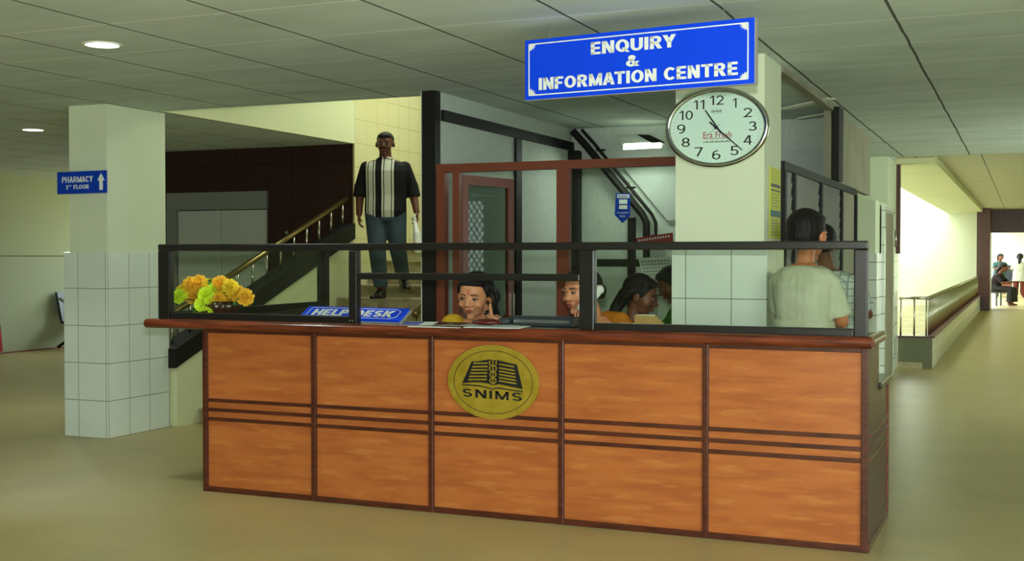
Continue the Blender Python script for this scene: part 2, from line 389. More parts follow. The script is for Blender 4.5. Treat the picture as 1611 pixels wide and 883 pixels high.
struct('wall_behind', MB().box(-14.4, 2.9, -5.2, -5, 0, 2.95), 'paint')  # unseen wall, added to keep sky reflections off the counter glass
struct('wall_back_left', MB().box(-14.15, -9.8, 17.0, 17.2, 0, 1.0), 'leftwall')  # unseen; cut down to a sill so sky light reaches the left wall
struct('wall_lobby_side', MB().box(-9.95, -9.8, 11.55, 17.0, 0, CZ), 'granite')
struct('wall_lobby_back', MB().box(-9.95, -6.72, 11.3, 11.55, 0, CZ), 'granite')
struct('trim_2', MB().box(-14.15, -14.13, -5, 17.0, 0, 0.02), 'brown_frame')
# square pillar left of the stair, tiled up to 1.5 m
struct('wall_pillar_left', MB().box(-7.17, -6.78, 7.57, 8.28, 1.48, CZ), 'paint')
struct('wall_pillar_left_tiles', MB().box(-7.21, -6.76, 7.54, 8.30, 0, 1.5, 0.004), 'tile')
# clock pillar behind the counter
struct('wall_pillar_clock', MB().box(-2.0, -1.45, 7.25, 7.78, 1.5, CZ), 'paint')
struct('wall_pillar_clock_tiles', MB().box(-2.02, -1.43, 7.235, 7.80, 0, 1.517, 0.004), 'tile')
# stairwell
struct('wall_stair_left', MB().box(-6.86, -6.7, 8.15, 11.3, CZ+0.001, 4.8), 'cream')
def slope(y): return 0.553+(y-8.28)*0.384-0.05
struct('wall_stair_parapet', MB().prism([(0, 8.32, 0), (0, 11.3, 0), (0, 11.3, slope(11.3)), (0, 8.32, slope(8.32))], (-6.86, 0, 0), (-6.70, 0, 0)), 'cream')
struct('wall_stair_tiled', MB().box(-6.86, -6.7, 11.55, 13.9, 0, 4.8).box(-6.72, -6.7, 11.3, 11.55, 0, 4.8), 'ytile')
struct('wall_stair_back', MB().box(-6.86, -4.02, 13.75, 13.9, 0, 4.8), 'ytile')
struct('wall_stair_front', MB().box(-6.86, -4.02, 8.0, 8.15, 2.95, 4.8), 'cream')
struct('ceiling_stairwell', MB().box(-6.86, -3.9, 8.0, 13.9, 4.8, 4.95), 'cream')
struct('wall_booth_left', MB().box(-4.06, -4.0, 7.98, 10.9, 0, 2.688).box(-4.06, -4.02, 7.98, 13.75, 2.69, 4.8).box(-4.06, -4.02, 10.9, 13.75, 0, 2.69), 'grey')
struct('wall_booth_back', MB().box(-4.0, -1.49, 10.8, 10.9, 0, 2.688), 'grey')
# upper board wall over the grille, right of the clock pillar
struct('trim_6', MB().box(-1.50, -1.44, 7.8, 10.0, 2.655, 2.688), 'dun')
struct('wall_booth_right_end', MB().box(-1.52, -1.46, 10.0, 12.7, 2.09, 2.688), 'dun')
struct('wall_booth_right_lower', MB().box(-2.9, -2.8, 10.9, 14.0, 0, 2.688), 'dun')
struct('wall_service_block', MB().box(-3.2, -1.55, 14.0, 16.4, 1.5, 2.1).box(-3.2, -1.55, 15.3, 16.4, 2.1, CZ-0.001), 'paint')
struct('wall_service_block_tiles', MB().box(-3.2, -1.53, 13.98, 16.42, 0, 1.5), 'plinth')
struct('trim_3', MB().box(-1.57, -1.50, 16.34, 16.42, 1.5, 2.71), 'dwood')
# light well, its wall and ground
struct('wall_lightwell', MB().box(-3.4, -3.2, 16.4, 35.6, -0.2, 4.2), 'white')
struct('wall_lightwell_end', MB().box(-3.4, -1.1, 35.6, 35.8, -0.2, 4.2), 'white')
struct('floor_lightwell', MB().box(-3.3, -1.22, 16.42, 35.6, 0.0, 0.08), 'ground')
struct('wall_plinth', MB().box(-1.53, -1.1, 16.45, 16.57, 0, 0.405).box(-1.22, -1.1, 16.57, 34.6, 0, 0.405), 'plinth')
struct('trim_4', MB().box(-1.55, -1.07, 16.43, 16.59, 0.405, 0.425).box(-1.24, -1.07, 16.59, 34.6, 0.405, 0.425), 'dwood')
struct('wall_corridor_column', MB().box(-1.2, -0.86, 34.6, 36.2, 0, 2.76), 'dwood')
struct('trim_5', MB().box(-0.86, 2.6, 35.9, 36.2, 2.12, 2.76), 'dwood')
struct('wall_far', MB().box(-6, 2.6, 61.5, 62, 0, 2.76), 'white')

# booth: black post and battens on the grey board wall
t = thing('steel_post', 'tall black post at the corner between stair and glazed booth, white edge strip', 'post', (-4.07, 7.95, 0))
obj('post', MB().box(-4.105, -3.995, 7.89, 7.978, 0, 2.688), 'black', t)
obj('edge_strip', MB().box(-4.118, -4.106, 7.90, 7.97, 0, 2.688), 'white', t, label='white edge strip')
t = thing('wall_batten', 'long black horizontal batten high on the grey board wall', 'batten', (-3.99, 9.4, 2.48))
obj('batten', MB().box(-3.998, -3.97, 7.99, 10.78, 2.475, 2.555), 'black', t)
tag(obj('wall_batten', MB().box(-3.998, -3.975, 9.38, 9.50, 0, 2.47), 'black'), 'black upright batten in the middle of the grey board wall', 'batten')
tag(obj('wall_batten', MB().box(-3.998, -3.90, 10.68, 10.798, 0, 2.47), 'black'), 'black upright batten in the back corner of the booth', 'batten')
tag(obj('wall_batten', MB().box(-3.43, -3.36, 10.76, 10.798, 0, 1.83), 'black'), 'black upright batten on the booth back wall below the blue payment tag', 'batten')
tag(obj('wall_batten', MB().box(-3.96, -3.0, 10.72, 10.758, 1.37, 1.44), 'black'), 'black horizontal batten crossing the booth back wall at shoulder height', 'batten')
# diagonal duct and pipe coming down across the back wall
t = thing('cable_duct', 'black duct running diagonally down the booth back wall with a bend', 'duct', (-3.6, 10.75, 1.6))
obj('duct', MB().tube([(-3.97, 10.74, 2.66), (-3.84, 10.74, 2.52), (-3.28, 10.74, 1.86), (-3.24, 10.74, 1.78), (-3.24, 10.74, 1.45)], 0.035, 8), 'black', t)
t = thing('wall_pipe', 'thin black pipe running beside the diagonal duct on the booth wall', 'pipe', (-3.5, 10.75, 1.6))
obj('pipe', MB().tube([(-3.88, 10.74, 2.67), (-3.76, 10.74, 2.54), (-3.19, 10.74, 1.86), (-3.15, 10.74, 1.78), (-3.15, 10.74, 1.6)], 0.016, 8), 'black', t)
for q in ((-3.70, 2.47), (-3.40, 2.11), (-3.16, 1.66)):
    obj('clip', MB().box(q[0]-0.03, q[0]+0.05, 10.72, 10.76, q[1]-0.008, q[1]+0.008), 'black', t)
# sloping stair soffit board right of the duct
struct('wall_booth_soffit', MB().prism([(-3.05, 10.795, 1.80), (-1.5, 10.795, 1.80), (-1.5, 10.795, 2.42), (-3.58, 10.795, 2.42)], (0, 0, 0), (0, -0.02, 0)), 'grey2')

# ------------------------------------------------------------------ stair
t = thing('staircase', 'marble staircase climbing away between the sloping cream parapet and the booth', 'staircase', (-5.4, 10.5, 0))
y = 8.61; z = 0
for k in range(12):
    z1 = 0.1289*(k+1)
    y1 = y+0.33 if k < 11 else 13.74
    st = MB().box(-6.69, -4.07, y, y1+0.0, max(0, z1-0.3), z1-0.02)
    s = obj('step', st, 'marble', t)
    obj('tread', MB().box(-6.69, -4.07, y-0.02, y1, z1-0.02, z1, 0.004), 'marble', s)
    y = y1
# left handrail
def ry(yy): return 1.0+(yy-8.43)*0.384
t = thing('stair_railing', 'steel stair railing with brass handrail and black stringer on the left parapet', 'railing', (-6.78, 8.4, 0.5))
obj('stringer', MB().prism([(0, 8.28, slope(8.28)+0.004), (0, 11.28, slope(11.28)+0.004), (0, 11.28, slope(11.28)+0.17), (0, 8.28, slope(8.28)+0.17)], (-6.88, 0, 0), (-6.68, 0, 0)), 'black', t)
obj('handrail', MB().tube([(-6.78, 8.34, ry(8.34)), (-6.78, 11.28, ry(11.28))], 0.028, 10), 'brass_rail', t, True)
for k in range(13):
    yy = 8.36+k*0.235
    obj('baluster', MB().tube([(-6.78, yy, slope(yy)+0.15), (-6.78, yy, ry(yy)-0.02)], 0.012, 8), 'steel', t, True)
t = thing('stair_railing', 'short run of brass handrail with steel balusters on the right of the stair', 'railing', (-4.45, 8.5, 0.0))
obj('handrail', MB().tube([(-4.5, 8.52, 1.0), (-4.5, 11.0, 1.0+2.48*0.39)], 0.03, 10), 'brass_rail', t, True)
for k in range(9):
    yy = 8.56+k*0.3
    zz = 0.1289*max(0, math.floor((yy-8.59)/0.33)+1)
    obj('baluster', MB().tube([(-4.5, yy, zz), (-4.5, yy, 0.98+(yy-8.52)*0.39)], 0.013, 8), 'steel', t, True)
t = thing('upper_handrail', 'pale handrail slanting up the yellow tiled wall behind the descending man', 'handrail', (-5.0, 13.6, 2.6))
obj('handrail', MB().bar((-5.95, 13.55, 2.42), (-4.2, 13.55, 3.75), 0.06, 0.10), 'cream', t)
for q in (0.2, 0.8): obj('bracket', MB().bar((-5.95+1.75*q, 13.55, 2.42+1.33*q), (-5.95+1.75*q, 13.74, 2.36+1.33*q), 0.03, 0.03), 'steel', t)

# ------------------------------------------------------------------ lift
t = thing('lift', 'brushed steel lift doors with steel surround in the dark granite wall', 'lift', (-8.5, 11.28, 0))
obj('header', MB().box(-9.2, -7.82, 11.255, 11.298, 2.0, 2.2), 'lift_trim', t)
obj('jamb', MB().box(-9.2, -9.06, 11.25, 11.298, 0, 2.0), 'lift_trim', t)
obj('door_panel', MB().box(-9.05, -8.44, 11.275, 11.298, 0, 1.99), 'lift_steel', t)
obj('door_panel', MB().box(-8.43, -7.83, 11.270, 11.298, 0, 1.99), 'lift_steel', t)
t = thing('call_plate', 'small steel plate on the granite wall right of the lift', 'plate', (-7.5, 11.28, 1.2))
obj('plate', MB().box(-7.72, -7.38, 11.27, 11.298, 1.66, 1.80, 0.004), M['granite'], t)
obj('button', MB().lathe([(0.02, 0), (0.02, 0.008)], (-7.55, 11.268, 1.73), 16, axis='y'), 'steel', t)

# ------------------------------------------------------------------ brown aluminium partition with door
t = thing('booth_partition', 'brown aluminium partition frame with glazed bays behind the counter', 'partition', (-3.1, 7.95, 0))
obj('header', MB().box(-4.0, -2.03, 7.90, 7.975, 2.085, 2.145), 'brown_frame', t)
for x0, x1 in ((-3.998, -3.925), (-3.86, -3.81), (-3.045, -2.955)):
    obj('post', MB().box(x0, x1, 7.905, 7.97, 0, 2.085), 'brown_frame', t)
obj('sill_rail', MB().box(-2.955, -2.03, 7.91, 7.965, 0.72, 0.80), 'brown_frame', t)
obj('sill_panel', MB().box(-2.955, -2.03, 7.93, 7.95, 0, 0.72), 'dwood', t)
obj('pane', MB().box(-2.955, -2.03, 7.935, 7.941, 0.80, 2.085), 'glass', t)
t = thing('booth_door', 'brown framed glazed door standing open into the booth', 'door', (-3.8, 7.98, 0), 0)
a = Vector((-3.83, 7.985, 0)); b = Vector((-3.70, 8.64, 0)); d = (b-a).normalized(); nn = Vector((d.y, -d.x, 0))
def leaf(u0, u1, z0, z1, th=0.035): return MB().obox(a+d*((u0+u1)/2)+Vector((0, 0, (z0+z1)/2)), d*(u1-u0), nn*th, Vector((0, 0, z1-z0)))
ln = (b-a).length
obj('stile', leaf(0, 0.07, 0, 2.07), 'brown_frame', t); obj('stile', leaf(ln-0.07, ln, 0, 2.07), 'brown_frame', t)
for z0, z1 in ((2.0, 2.07), (0.9, 0.98), (0, 0.12)): obj('rail', leaf(0.07, ln-0.07, z0, z1), 'brown_frame', t)
obj('pane', leaf(0.07, ln-0.07, 0.98, 2.0, 0.006), 'smoked', t); obj('kick_panel', leaf(0.07, ln-0.07, 0.12, 0.9, 0.012), 'brown_frame', t)
obj('handle', leaf(ln-0.05, ln-0.03, 1.0, 1.18, 0.09), 'steel', t)

# ------------------------------------------------------------------ grille partition right of the clock pillar
t = thing('grille_partition', 'black framed expanded metal grille partition running back beside the clock pillar', 'partition', (-1.45, 9.6, 0))
obj('top_rail', MB().box(-1.49, -1.43, 7.81, 11.44, 2.03, 2.085), 'black', t)
obj('mid_rail', MB().box(-1.49, -1.43, 7.81, 11.44, 0.95, 1.0), 'black', t)
obj('lower_panel', MB().box(-1.475, -1.445, 7.81, 11.44, 0, 0.95), 'dun', t)
ys = [7.81, 8.17, 9.33, 10.45, 11.38]
for yy in ys: obj('post', MB().box(-1.485, -1.425, yy, yy+0.06, 1.0, 2.03), 'black', t)
for ya, yb in zip(ys[:-2], ys[1:-1]):
    g = MB(); y0, y1, z0, z1 = ya+0.06, yb, 1.0, 2.03; s_ = 0.075
    def clip(p, q):
        # clip a segment to the bay
        t0, t1 = 0.0, 1.0
        for k, lo, hi in ((0, y0, y1), (1, z0, z1)):
            dd = q[k]-p[k]
            if abs(dd) < 1e-9: continue
            u, v = (lo-p[k])/dd, (hi-p[k])/dd
            if u > v: u, v = v, u
            t0 = max(t0, u); t1 = min(t1, v)
        if t1-t0 < 1e-4: return None
        return (p[0]+(q[0]-p[0])*t0, p[1]+(q[1]-p[1])*t0), (p[0]+(q[0]-p[0])*t1, p[1]+(q[1]-p[1])*t1)
    c0 = y0-1.4
    while c0 < y1+1.4:
        for sg in (1, -1):
            r = clip((c0, z0) if sg > 0 else (c0, z1), (c0+1.9, z0+1.9*1.2) if sg > 0 else (c0+1.9, z1-1.9*1.2))
            if r: g.bar((-1.455+0.003*sg, r[0][0], r[0][1]), (-1.455+0.003*sg, r[1][0], r[1][1]), 0.008, 0.014, (1, 0, 0))
        c0 += s_
    obj('grille', g, 'grille', t)
obj('end_panel', MB().box(-1.47, -1.45, 10.51, 11.38, 1.0, 2.03), 'dun', t)
t = thing('steel_post', 'black post rising from the grille to the ceiling with pale paint chips', 'post', (-1.45, 10.2, 2.08))
obj('post', MB().box(-1.449, -1.40, 10.03, 10.28, 2.09, 2.688), 'black', t)
# door and service hatch in the block
t = thing('door_1', 'x', 'x', (-1.5, 15, 0)); del t['label']; del t['category']; t['kind'] = 'structure'
obj('leaf', MB().box(-1.53, -1.50, 14.5, 15.5, 0.02, 1.98), 'dun', t)
obj('door_frame', frame4(MB(), 0, 1, 0, 1, 0, 1, 0.1) if False else MB().box(-1.53, -1.49, 14.42, 14.5, 0, 2.06).box(-1.53, -1.49, 15.5, 15.58, 0, 2.06).box(-1.53, -1.49, 14.5, 15.5, 1.98, 2.06), 'plinth', t)
obj('door_handle', MB().tube([(-1.46, 15.35, 1.58), (-1.46, 15.35, 1.78)], 0.014), 'steel', t, True)

# ================================================================== COUNTER
t = thing('reception_counter', 'long wooden enquiry counter with orange laminate panels and dark red trim', 'counter', (-2.7, 6.6, 0))
XS = [-4.70, -3.906, -3.119, -2.323, -1.521, -0.708]; YF = 6.118
for i in range(5):
    me = MB().box(XS[i]+0.012, XS[i+1]-0.012, YF, YF+0.03, 0.03, 1.02).mesh('front_panel')
    o = bpy.data.objects.new('front_panel', me); C.objects.link(o); me.materials.append(M['laminate']); o.parent = t
    # own origin so the wood figure differs from panel to panel
    me.transform(Matrix.Translation((-XS[i], -YF, 0.13*i))); o.location = Vector((XS[i], YF, -0.13*i))-Vector((-2.7, 6.6, 0)); WM[o] = None
    for zz in (0.572, 0.513, 0.455):
        obj('strip', MB().box(XS[i]+0.014, XS[i+1]-0.014, YF-0.012, YF, zz-0.011, zz+0.011, 0.003), 'dwood', t)
for i, x in enumerate(XS):
    if i == 5: mb = MB().box(x-0.03, x+0.006, YF-0.022, YF+0.03, 0.0, 1.02, 0.004)
    else: mb = MB().box(x-0.016, x+0.016, YF-0.02, YF+0.01, 0.0, 1.02, 0.005)
    obj('mullion', mb, 'dwood', t)
obj('base_rail', MB().box(-4.70, -0.705, YF-0.016, YF+0.02, 0.0, 0.032, 0.003), 'dwood', t)
obj('under_rail', MB().box(-4.70, -0.705, YF-0.016, YF+0.02, 0.992, 1.016, 0.003), 'dwood', t)
# raised shelf: dark top with rounded wooden nosing along the front and the ends
obj('shelf_top', MB().box(-5.06, -0.70, 6.03, 6.56, 1.02, 1.068), 'desk', t)
nz = MB(); prof = [(0.0, -0.028), (-0.022, -0.024), (-0.036, -0.012), (-0.04, 0.002), (-0.036, 0.016), (-0.022, 0.027), (0.0, 0.031)]
nz.prism([(-5.09, 6.04+p*1.0, 1.045+q) for p, q in prof]+[(-5.09, 6.08, 1.076), (-5.09, 6.08, 1.017)], (0, 0, 0), (4.41, 0, 0))
obj('nosing', nz, 'nosing', t, 'auto')
nz = MB(); nz.prism([(-0.70-p*0.8, 6.04, 1.045+q) for p, q in prof], (0, 0, 0), (0, 0.53, 0)); obj('nosing', nz, 'nosing', t, 'auto')
obj('return_top', MB().box(-5.12, -4.62, 6.56, 8.15, 1.02, 1.068), 'desk', t)
obj('return_panel', MB().box(-4.70, -4.66, 6.15, 8.1, 0, 1.02), 'dwood', t)
obj('desk_top', MB().box(-4.6, -0.69, 6.57, 7.12, 0.765, 0.80, 0.008), 'desk', t)
obj('side_panel', MB().box(-0.735, -0.705, 6.15, 6.57, 0.03, 1.02).box(-0.735, -0.705, 6.57, 7.0, 0.03, 0.765), 'dwood', t)
obj('side_trim', MB().box(-0.735, -0.698, 6.12, 7.02, 0, 0.035), 'nosing', t)
obj('side_trim', MB().box(-0.735, -0.696, 6.98, 7.02, 0.035, 0.765), 'nosing', t)
obj('inner_wall', MB().box(-4.66, -0.735, 6.53, 6.56, 0.8, 1.02), 'dwood', t)
for zz in (0.572, 0.513, 0.455): obj('strip', MB().box(-0.706, -0.698, 6.16, 6.98, zz-0.009, zz+0.009), 'nosing', t)

# brass emblem
t = thing('emblem_plaque', 'round brass plaque with black open book and lettering on the middle counter panel', 'plaque', (-2.727, YF, 0.765))
EX, EZ = -2.727, 0.765
R3 = (1, 0, 0); U3 = (0, 0, 1); NF = (0, -1, 0)
def eb(px, py, d=0.0): return Vector((EX+(px-545)*0.000701, YF-0.024-d, EZ-(py-(px-545)*0.052-425)*0.000603))
obj('disc', MB().prism(ellipse_pts((EX, YF-0.013, EZ), R3, U3, 0.279, 0.209, 64), (0, 0, 0), (0, -0.011, 0)), 'brass', t)
mb = MB(); ring(mb, (EX, YF-0.024, EZ), R3, U3, 0.242, 0.178, 0.003, NF, 0.0015); obj('ring_line', mb, 'black_ink', t)
lp = [(360,228),(400,229),(440,225),(480,216),(515,212),(545,222),(545,455),(515,440),(470,430),(420,425),(350,425),(275,432)]
rp = [(545,222),(575,219),(600,222),(640,234),(680,245),(755,265),(805,490),(740,475),(690,465),(640,450),(600,445),(545,455)]
mb = MB(); mb.prism([eb(*p) for p in lp], (0, 0, 0), (0, -0.002, 0)); mb.prism([eb(*p) for p in rp], (0, 0, 0), (0, -0.002, 0))
lo = [(275,452),(420,462),(500,480),(540,496),(580,482),(690,500),(805,520)]
for p, q in zip(lo, lo[1:]): mb.prism([eb(*p), eb(*q), eb(q[0], q[1]-11), eb(p[0], p[1]-11)], (0, 0, 0), (0, -0.002, 0))
obj('book', mb, 'black_ink', t)
mb = MB()
for i, yy in enumerate((240, 272, 302, 332, 362, 392)):
    x0 = 375-i*9; mb.prism([eb(*p, 0.002) for p in ((x0, yy+13), (502-i*2, yy+13), (502-i*2, yy), (x0+2, yy))], (0, 0, 0), (0, -0.001, 0))
obj('page_line', mb, 'brass', t); mb = MB()
for i, yy in enumerate((250, 285, 315, 345, 375, 405)):
    x1 = 732+i*4; mb.prism([eb(*p, 0.002) for p in ((603, yy+13), (x1, yy+13+27), (x1-2, yy+27), (603, yy))], (0, 0, 0), (0, -0.001, 0))
obj('page_line', mb, 'brass', t)
mb = MB()
for yy, rr in ((297, 34), (352, 30), (410, 30)):
    c = eb(548, yy, 0.002); ring(mb, c, R3, U3, rr*0.0007, rr*0.0006, 0.006, NF, 0.001, 24)
for sx in (-1, 1): mb.prism([eb(*p, 0.002) for p in ((548+sx*34, 225), (548+sx*34, 262), (548+sx*18, 270), (548+sx*24, 255), (548+sx*24, 225))], (0, 0, 0), (0, -0.001, 0))
mb.prism([eb(*p, 0.002) for p in ((544, 225), (552, 225), (552, 450), (544, 450))], (0, 0, 0), (0, -0.0012, 0))
obj('staff', mb, 'brass', t)
block('lettering', 'SNIMS', t, 'black_ink', eb(538, 541), (1, 0, -0.03), U3, 0.365, 0.046, 0.002, 0.2, 0.16, 0.22)
obj('fixing', MB().box(EX-0.03, EX+0.03, YF-0.013, YF-0.0005, EZ+0.05, EZ+0.09), 'dwood', t)

# ------------------------------------------------------------------ glass screen on the counter
t = thing('glass_screen', 'black framed glass screen standing along the top of the counter', 'screen', (-2.9, 6.12, 1.07))
Y0, Y1 = 6.09, 6.145; Z0, Z1 = 1.07, 1.545
obj('top_rail', MB().box(-5.05, -0.71, Y0, Y1, Z1-0.042, Z1, 0.006), 'black_frame', t)
obj('bottom_rail', MB().box(-4.96, -3.645, Y0, Y1, Z0, Z0+0.045, 0.006), 'black_frame', t)
obj('bottom_rail', MB().box(-2.125, -0.775, Y0, Y1, Z0, Z0+0.04, 0.006), 'black_frame', t)
for x0, x1 in ((-5.05, -4.965), (-3.655, -3.60), (-2.215, -2.13), (-0.775, -0.71)):
    obj('post', MB().box(x0, x1, Y0, Y1, Z0, Z1-0.042, 0.006), 'black_frame', t)
obj('middle_rail', MB().box(-3.60, -2.215, Y0+0.004, Y1-0.004, 1.333, 1.372, 0.005), 'black_frame', t)
obj('post', MB().box(-2.23, -2.20, Y0+0.03, Y1+0.01, 1.372, Z1-0.042), 'black_frame', t)
for x0, x1, z0, z1 in ((-4.965, -3.655, Z0+0.045, Z1-0.042), (-3.60, -2.215, 1.372, Z1-0.042), (-2.13, -0.775, Z0+0.04, Z1-0.042)):
    obj('pane', MB().box(x0, x1, 6.115, 6.120, z0, z1), 'glass', t)
for q in (-3.644, -3.626): obj('screw', MB().ball((q, Y0-0.001, 1.09), 0.005, seg=8), 'steel', t)
# return along the left end
obj('return_rail', MB().bar((-5.02, 6.14, 1.524), (-5.11, 8.18, 1.524), 0.05, 0.042), 'black_frame', t)
obj('return_rail', MB().bar((-5.02, 6.14, 1.092), (-5.11, 8.18, 1.092), 0.05, 0.042), 'black_frame', t)
obj('post', MB().box(-5.16, -5.09, 8.12, 8.19, 1.07, 1.545), 'black_frame', t)
obj('pane', MB().bar((-5.025, 6.2, 1.308), (-5.108, 8.12, 1.308), 0.005, 0.39), 'glass', t)

# ------------------------------------------------------------------ things on the shelf
# help desk sign: a slanted board
c = Vector((-3.80, 6.36, 1.105)); 
a0 = Vector((-4.20, 6.42, 1.072)); a1 = Vector((-3.33, 6.19, 1.072)); b0 = Vector((-3.63+0.0, 6.62, 1.21)); 
t = thing('desk_sign', 'blue slanted desk sign with white border lying on the shelf left of the papers', 'sign', (-3.75, 6.3, 1.07))
A = pix(470, 506, 6.20); A.z = 1.085; B = pix(628, 508, 6.17); B.z = 1.082; Dv = pix(488, 484, 6.32)-A
rt = (B-A).normalized(); upv = Dv.normalized(); nv = rt.cross(upv).normalized()
Wd = (B-A).length
obj('board', MB().prism([A, B, B+Dv, A+Dv], (0, 0, 0), nv*0.012), 'blue_sign', t)
obj('backing', MB().prism([A-rt*0.004, B+rt*0.012, B+Dv+rt*0.012, A+Dv-rt*0.004], nv*-0.012, (0, 0, 0)), 'grey_edge', t)
def hs(u, v, d=0.0125): return A+(B-A)*u+Dv*v+nv*d
mb = MB(); bp = [(0.05, 0.12), (0.90, 0.12), (0.95, 0.3), (0.95, 0.72), (0.90, 0.88), (0.05, 0.88)]
for i in range(6):
    p = hs(*bp[i]); q = hs(*bp[(i+1) % 6]); mb.bar(p, q, 0.003, 0.002, nv)
obj('border_line', mb, 'white_ink', t)
me = block('lettering', 'HELP DESK', t, 'white_ink', (0, 0, 0), (1, 0, 0), (0, 0, 1), 1.0, 1.0, 0.001, 0.26, 0.2, 0.1)
wmi = WM[t]
for v in me.data.vertices:
    p = wmi @ v.co; q = hs(0.5+p.x*0.80, 0.5+p.z*0.5, 0.0125-p.y); v.co = wmi.inverted() @ q

# papers
prnd = random.Random(3)
for k, (cx, cy, an, lab) in enumerate(((-3.05, 6.10, 0.03, 'topmost white printed sheet of the papers left of the maroon pad'), (-2.80, 6.16, -0.05, 'white sheet of paper under the maroon oval pad'), (-2.68, 6.05, 0.10, 'rightmost loose white sheet near the tray on the counter'))):
    t = thing('paper_sheet', lab, 'paper', (cx, cy, 1.069+0.004*k), an)
    me = MB().box(-0.16, 0.16, -0.11, 0.11, 0, 0.003).mesh('sheet')
    me.transform(WM[t]); link('sheet', me, 'paper', t)
    mb = MB()
    for r in range(7): mb.box(-0.13, 0.13-prnd.random()*0.1, -0.08+r*0.024, -0.074+r*0.024, 0.003, 0.0034)
    me = mb.mesh('print_line'); me.transform(WM[t]); link('print_line', me, 'grey_ink', t)
t = thing('folded_leaflet', 'blue and white folded leaflet at the left end of the counter papers', 'leaflet', (-3.22, 6.13, 1.068), 0.1)
me = MB().prism([(-0.1, -0.08, 0), (0.1, -0.08, 0), (0.1, 0.08, 0.018), (-0.1, 0.08, 0.012)], (0, 0, 0), (0, 0, 0.003)).mesh('leaf'); me.transform(WM[t]); link('leaf', me, 'paper', t)
me = MB().prism([(-0.09, -0.06, 0.0035), (0.02, -0.06, 0.0035), (0.02, 0.06, 0.0175), (-0.09, 0.06, 0.0145)], (0, 0, 0), (0, 0, 0.002)).mesh('printed_patch'); me.transform(WM[t]); link('printed_patch', me, 'blue_deep', t)
o = obj('paper_pad', MB().lathe([(0.02, 0.0), (0.085, 0.006), (0.092, 0.014), (0.085, 0.024), (0.05, 0.033), (0.0005, 0.035)], (-2.80, 6.17, 1.080), 28, 1.0, 0.7), 'maroon', None, True)
tag(o, 'maroon oval pad lying on the papers in front of the woman in yellow', 'pad')
t = thing('pen_tray', 'dark slate coloured tray with pale inner channel on the shelf between the two women', 'tray', (-2.56, 6.44, 1.068))
obj('tray_base', MB().box(-2.80, -2.34, 6.34, 6.54, 1.069, 1.078, 0.003), 'slate', t)
obj('tray_rim', MB().box(-2.80, -2.34, 6.515, 6.54, 1.078, 1.118, 0.004).box(-2.80, -2.775, 6.34, 6.515, 1.078, 1.108).box(-2.365, -2.34, 6.34, 6.515, 1.078, 1.108), 'slate', t)
obj('channel', MB().box(-2.765, -2.375, 6.47, 6.51, 1.078, 1.098, 0.003), 'slate_light', t)

# ------------------------------------------------------------------ flowers
t = thing('vase', 'fluted dark brown bowl vase holding artificial flowers at the left end of the shelf', 'vase', (-4.80, 6.38, 1.068))
obj('bowl', MB().lathe([(0.05, 0.0), (0.08, 0.012), (0.115, 0.05), (0.125, 0.085), (0.11, 0.11), (0.10, 0.11), (0.02, 0.06)], (-4.80, 6.38, 1.069), 60, 1.15, 0.9, flute=0.05, nf=15), 'vase', t, True)
def petals(mb, c, R, n, tilt, rad, wd, rng):
    for i in range(n):
        a = i*2*PI/n+rng.random()*0.4; d = Vector((math.cos(a), math.sin(a), 0)); s_ = Vector((-d.y, d.x, 0))
        tl = tilt+rng.uniform(-0.3, 0.3)
        e = d*math.cos(tl)+Vector((0, 0, math.sin(tl))); nn_ = s_.cross(e)
        pts = [(0.15, -0.3), (0.6, -0.55), (0.92, -0.42), (1.0, -0.12), (0.93, 0.0), (1.0, 0.15), (0.9, 0.45), (0.6, 0.55), (0.15, 0.3)]
        vs = [mb.bm.verts.new(c+R @ (e*(u*rad)+s_*(v*wd)+nn_*(-0.22*rad*u*u))) for u, v in pts]
        cen = mb.bm.verts.new(c+R @ (e*(0.55*rad)+nn_*(0.06*rad)))
        for k in range(len(vs)): mb.bm.faces.new((vs[k], vs[(k+1) % len(vs)], cen))
fl = [(300, 449, 'o'), (283, 467, 'l'), (313, 446, 'o'), (330, 451, 'g'), (347, 447, 'o'), (362, 453, 'g'), (372, 462, 'o'), (352, 464, 'g'), (341, 473, 'o'), (304, 466, 'o'), (324, 464, 'l'), (318, 479, 'l'), (334, 481, 'l'), (358, 471, 'o'), (338, 457, 'l'), (386, 468, 'o'), (345, 458, 'o'), (291, 458, 'g')]
frng = random.Random(11)
words = {'o': 'orange', 'g': 'golden', 'l': 'lime yellow'}
mtl = {'o': 'orange_petal', 'g': 'gold_petal', 'l': 'lime_petal'}
where = ['top left of the bunch', 'lowest on the far left of the bunch', 'crowning the left half of the bunch', 'at the top middle of the bunch', 'crowning the right half of the bunch', 'upper right of the bunch', 'at the right shoulder of the bunch', 'in the right centre, facing forward', 'low in the centre over the bowl', 'left of centre between lime ones', 'in the centre, upper lime one', 'lowest left of the lime ones in the middle', 'lowest right of the lime ones in the middle', 'low on the right of the bunch', 'high between the two orange halves', 'apart on the far right', 'near the centre just below the crown', 'left edge, tucked behind the others']
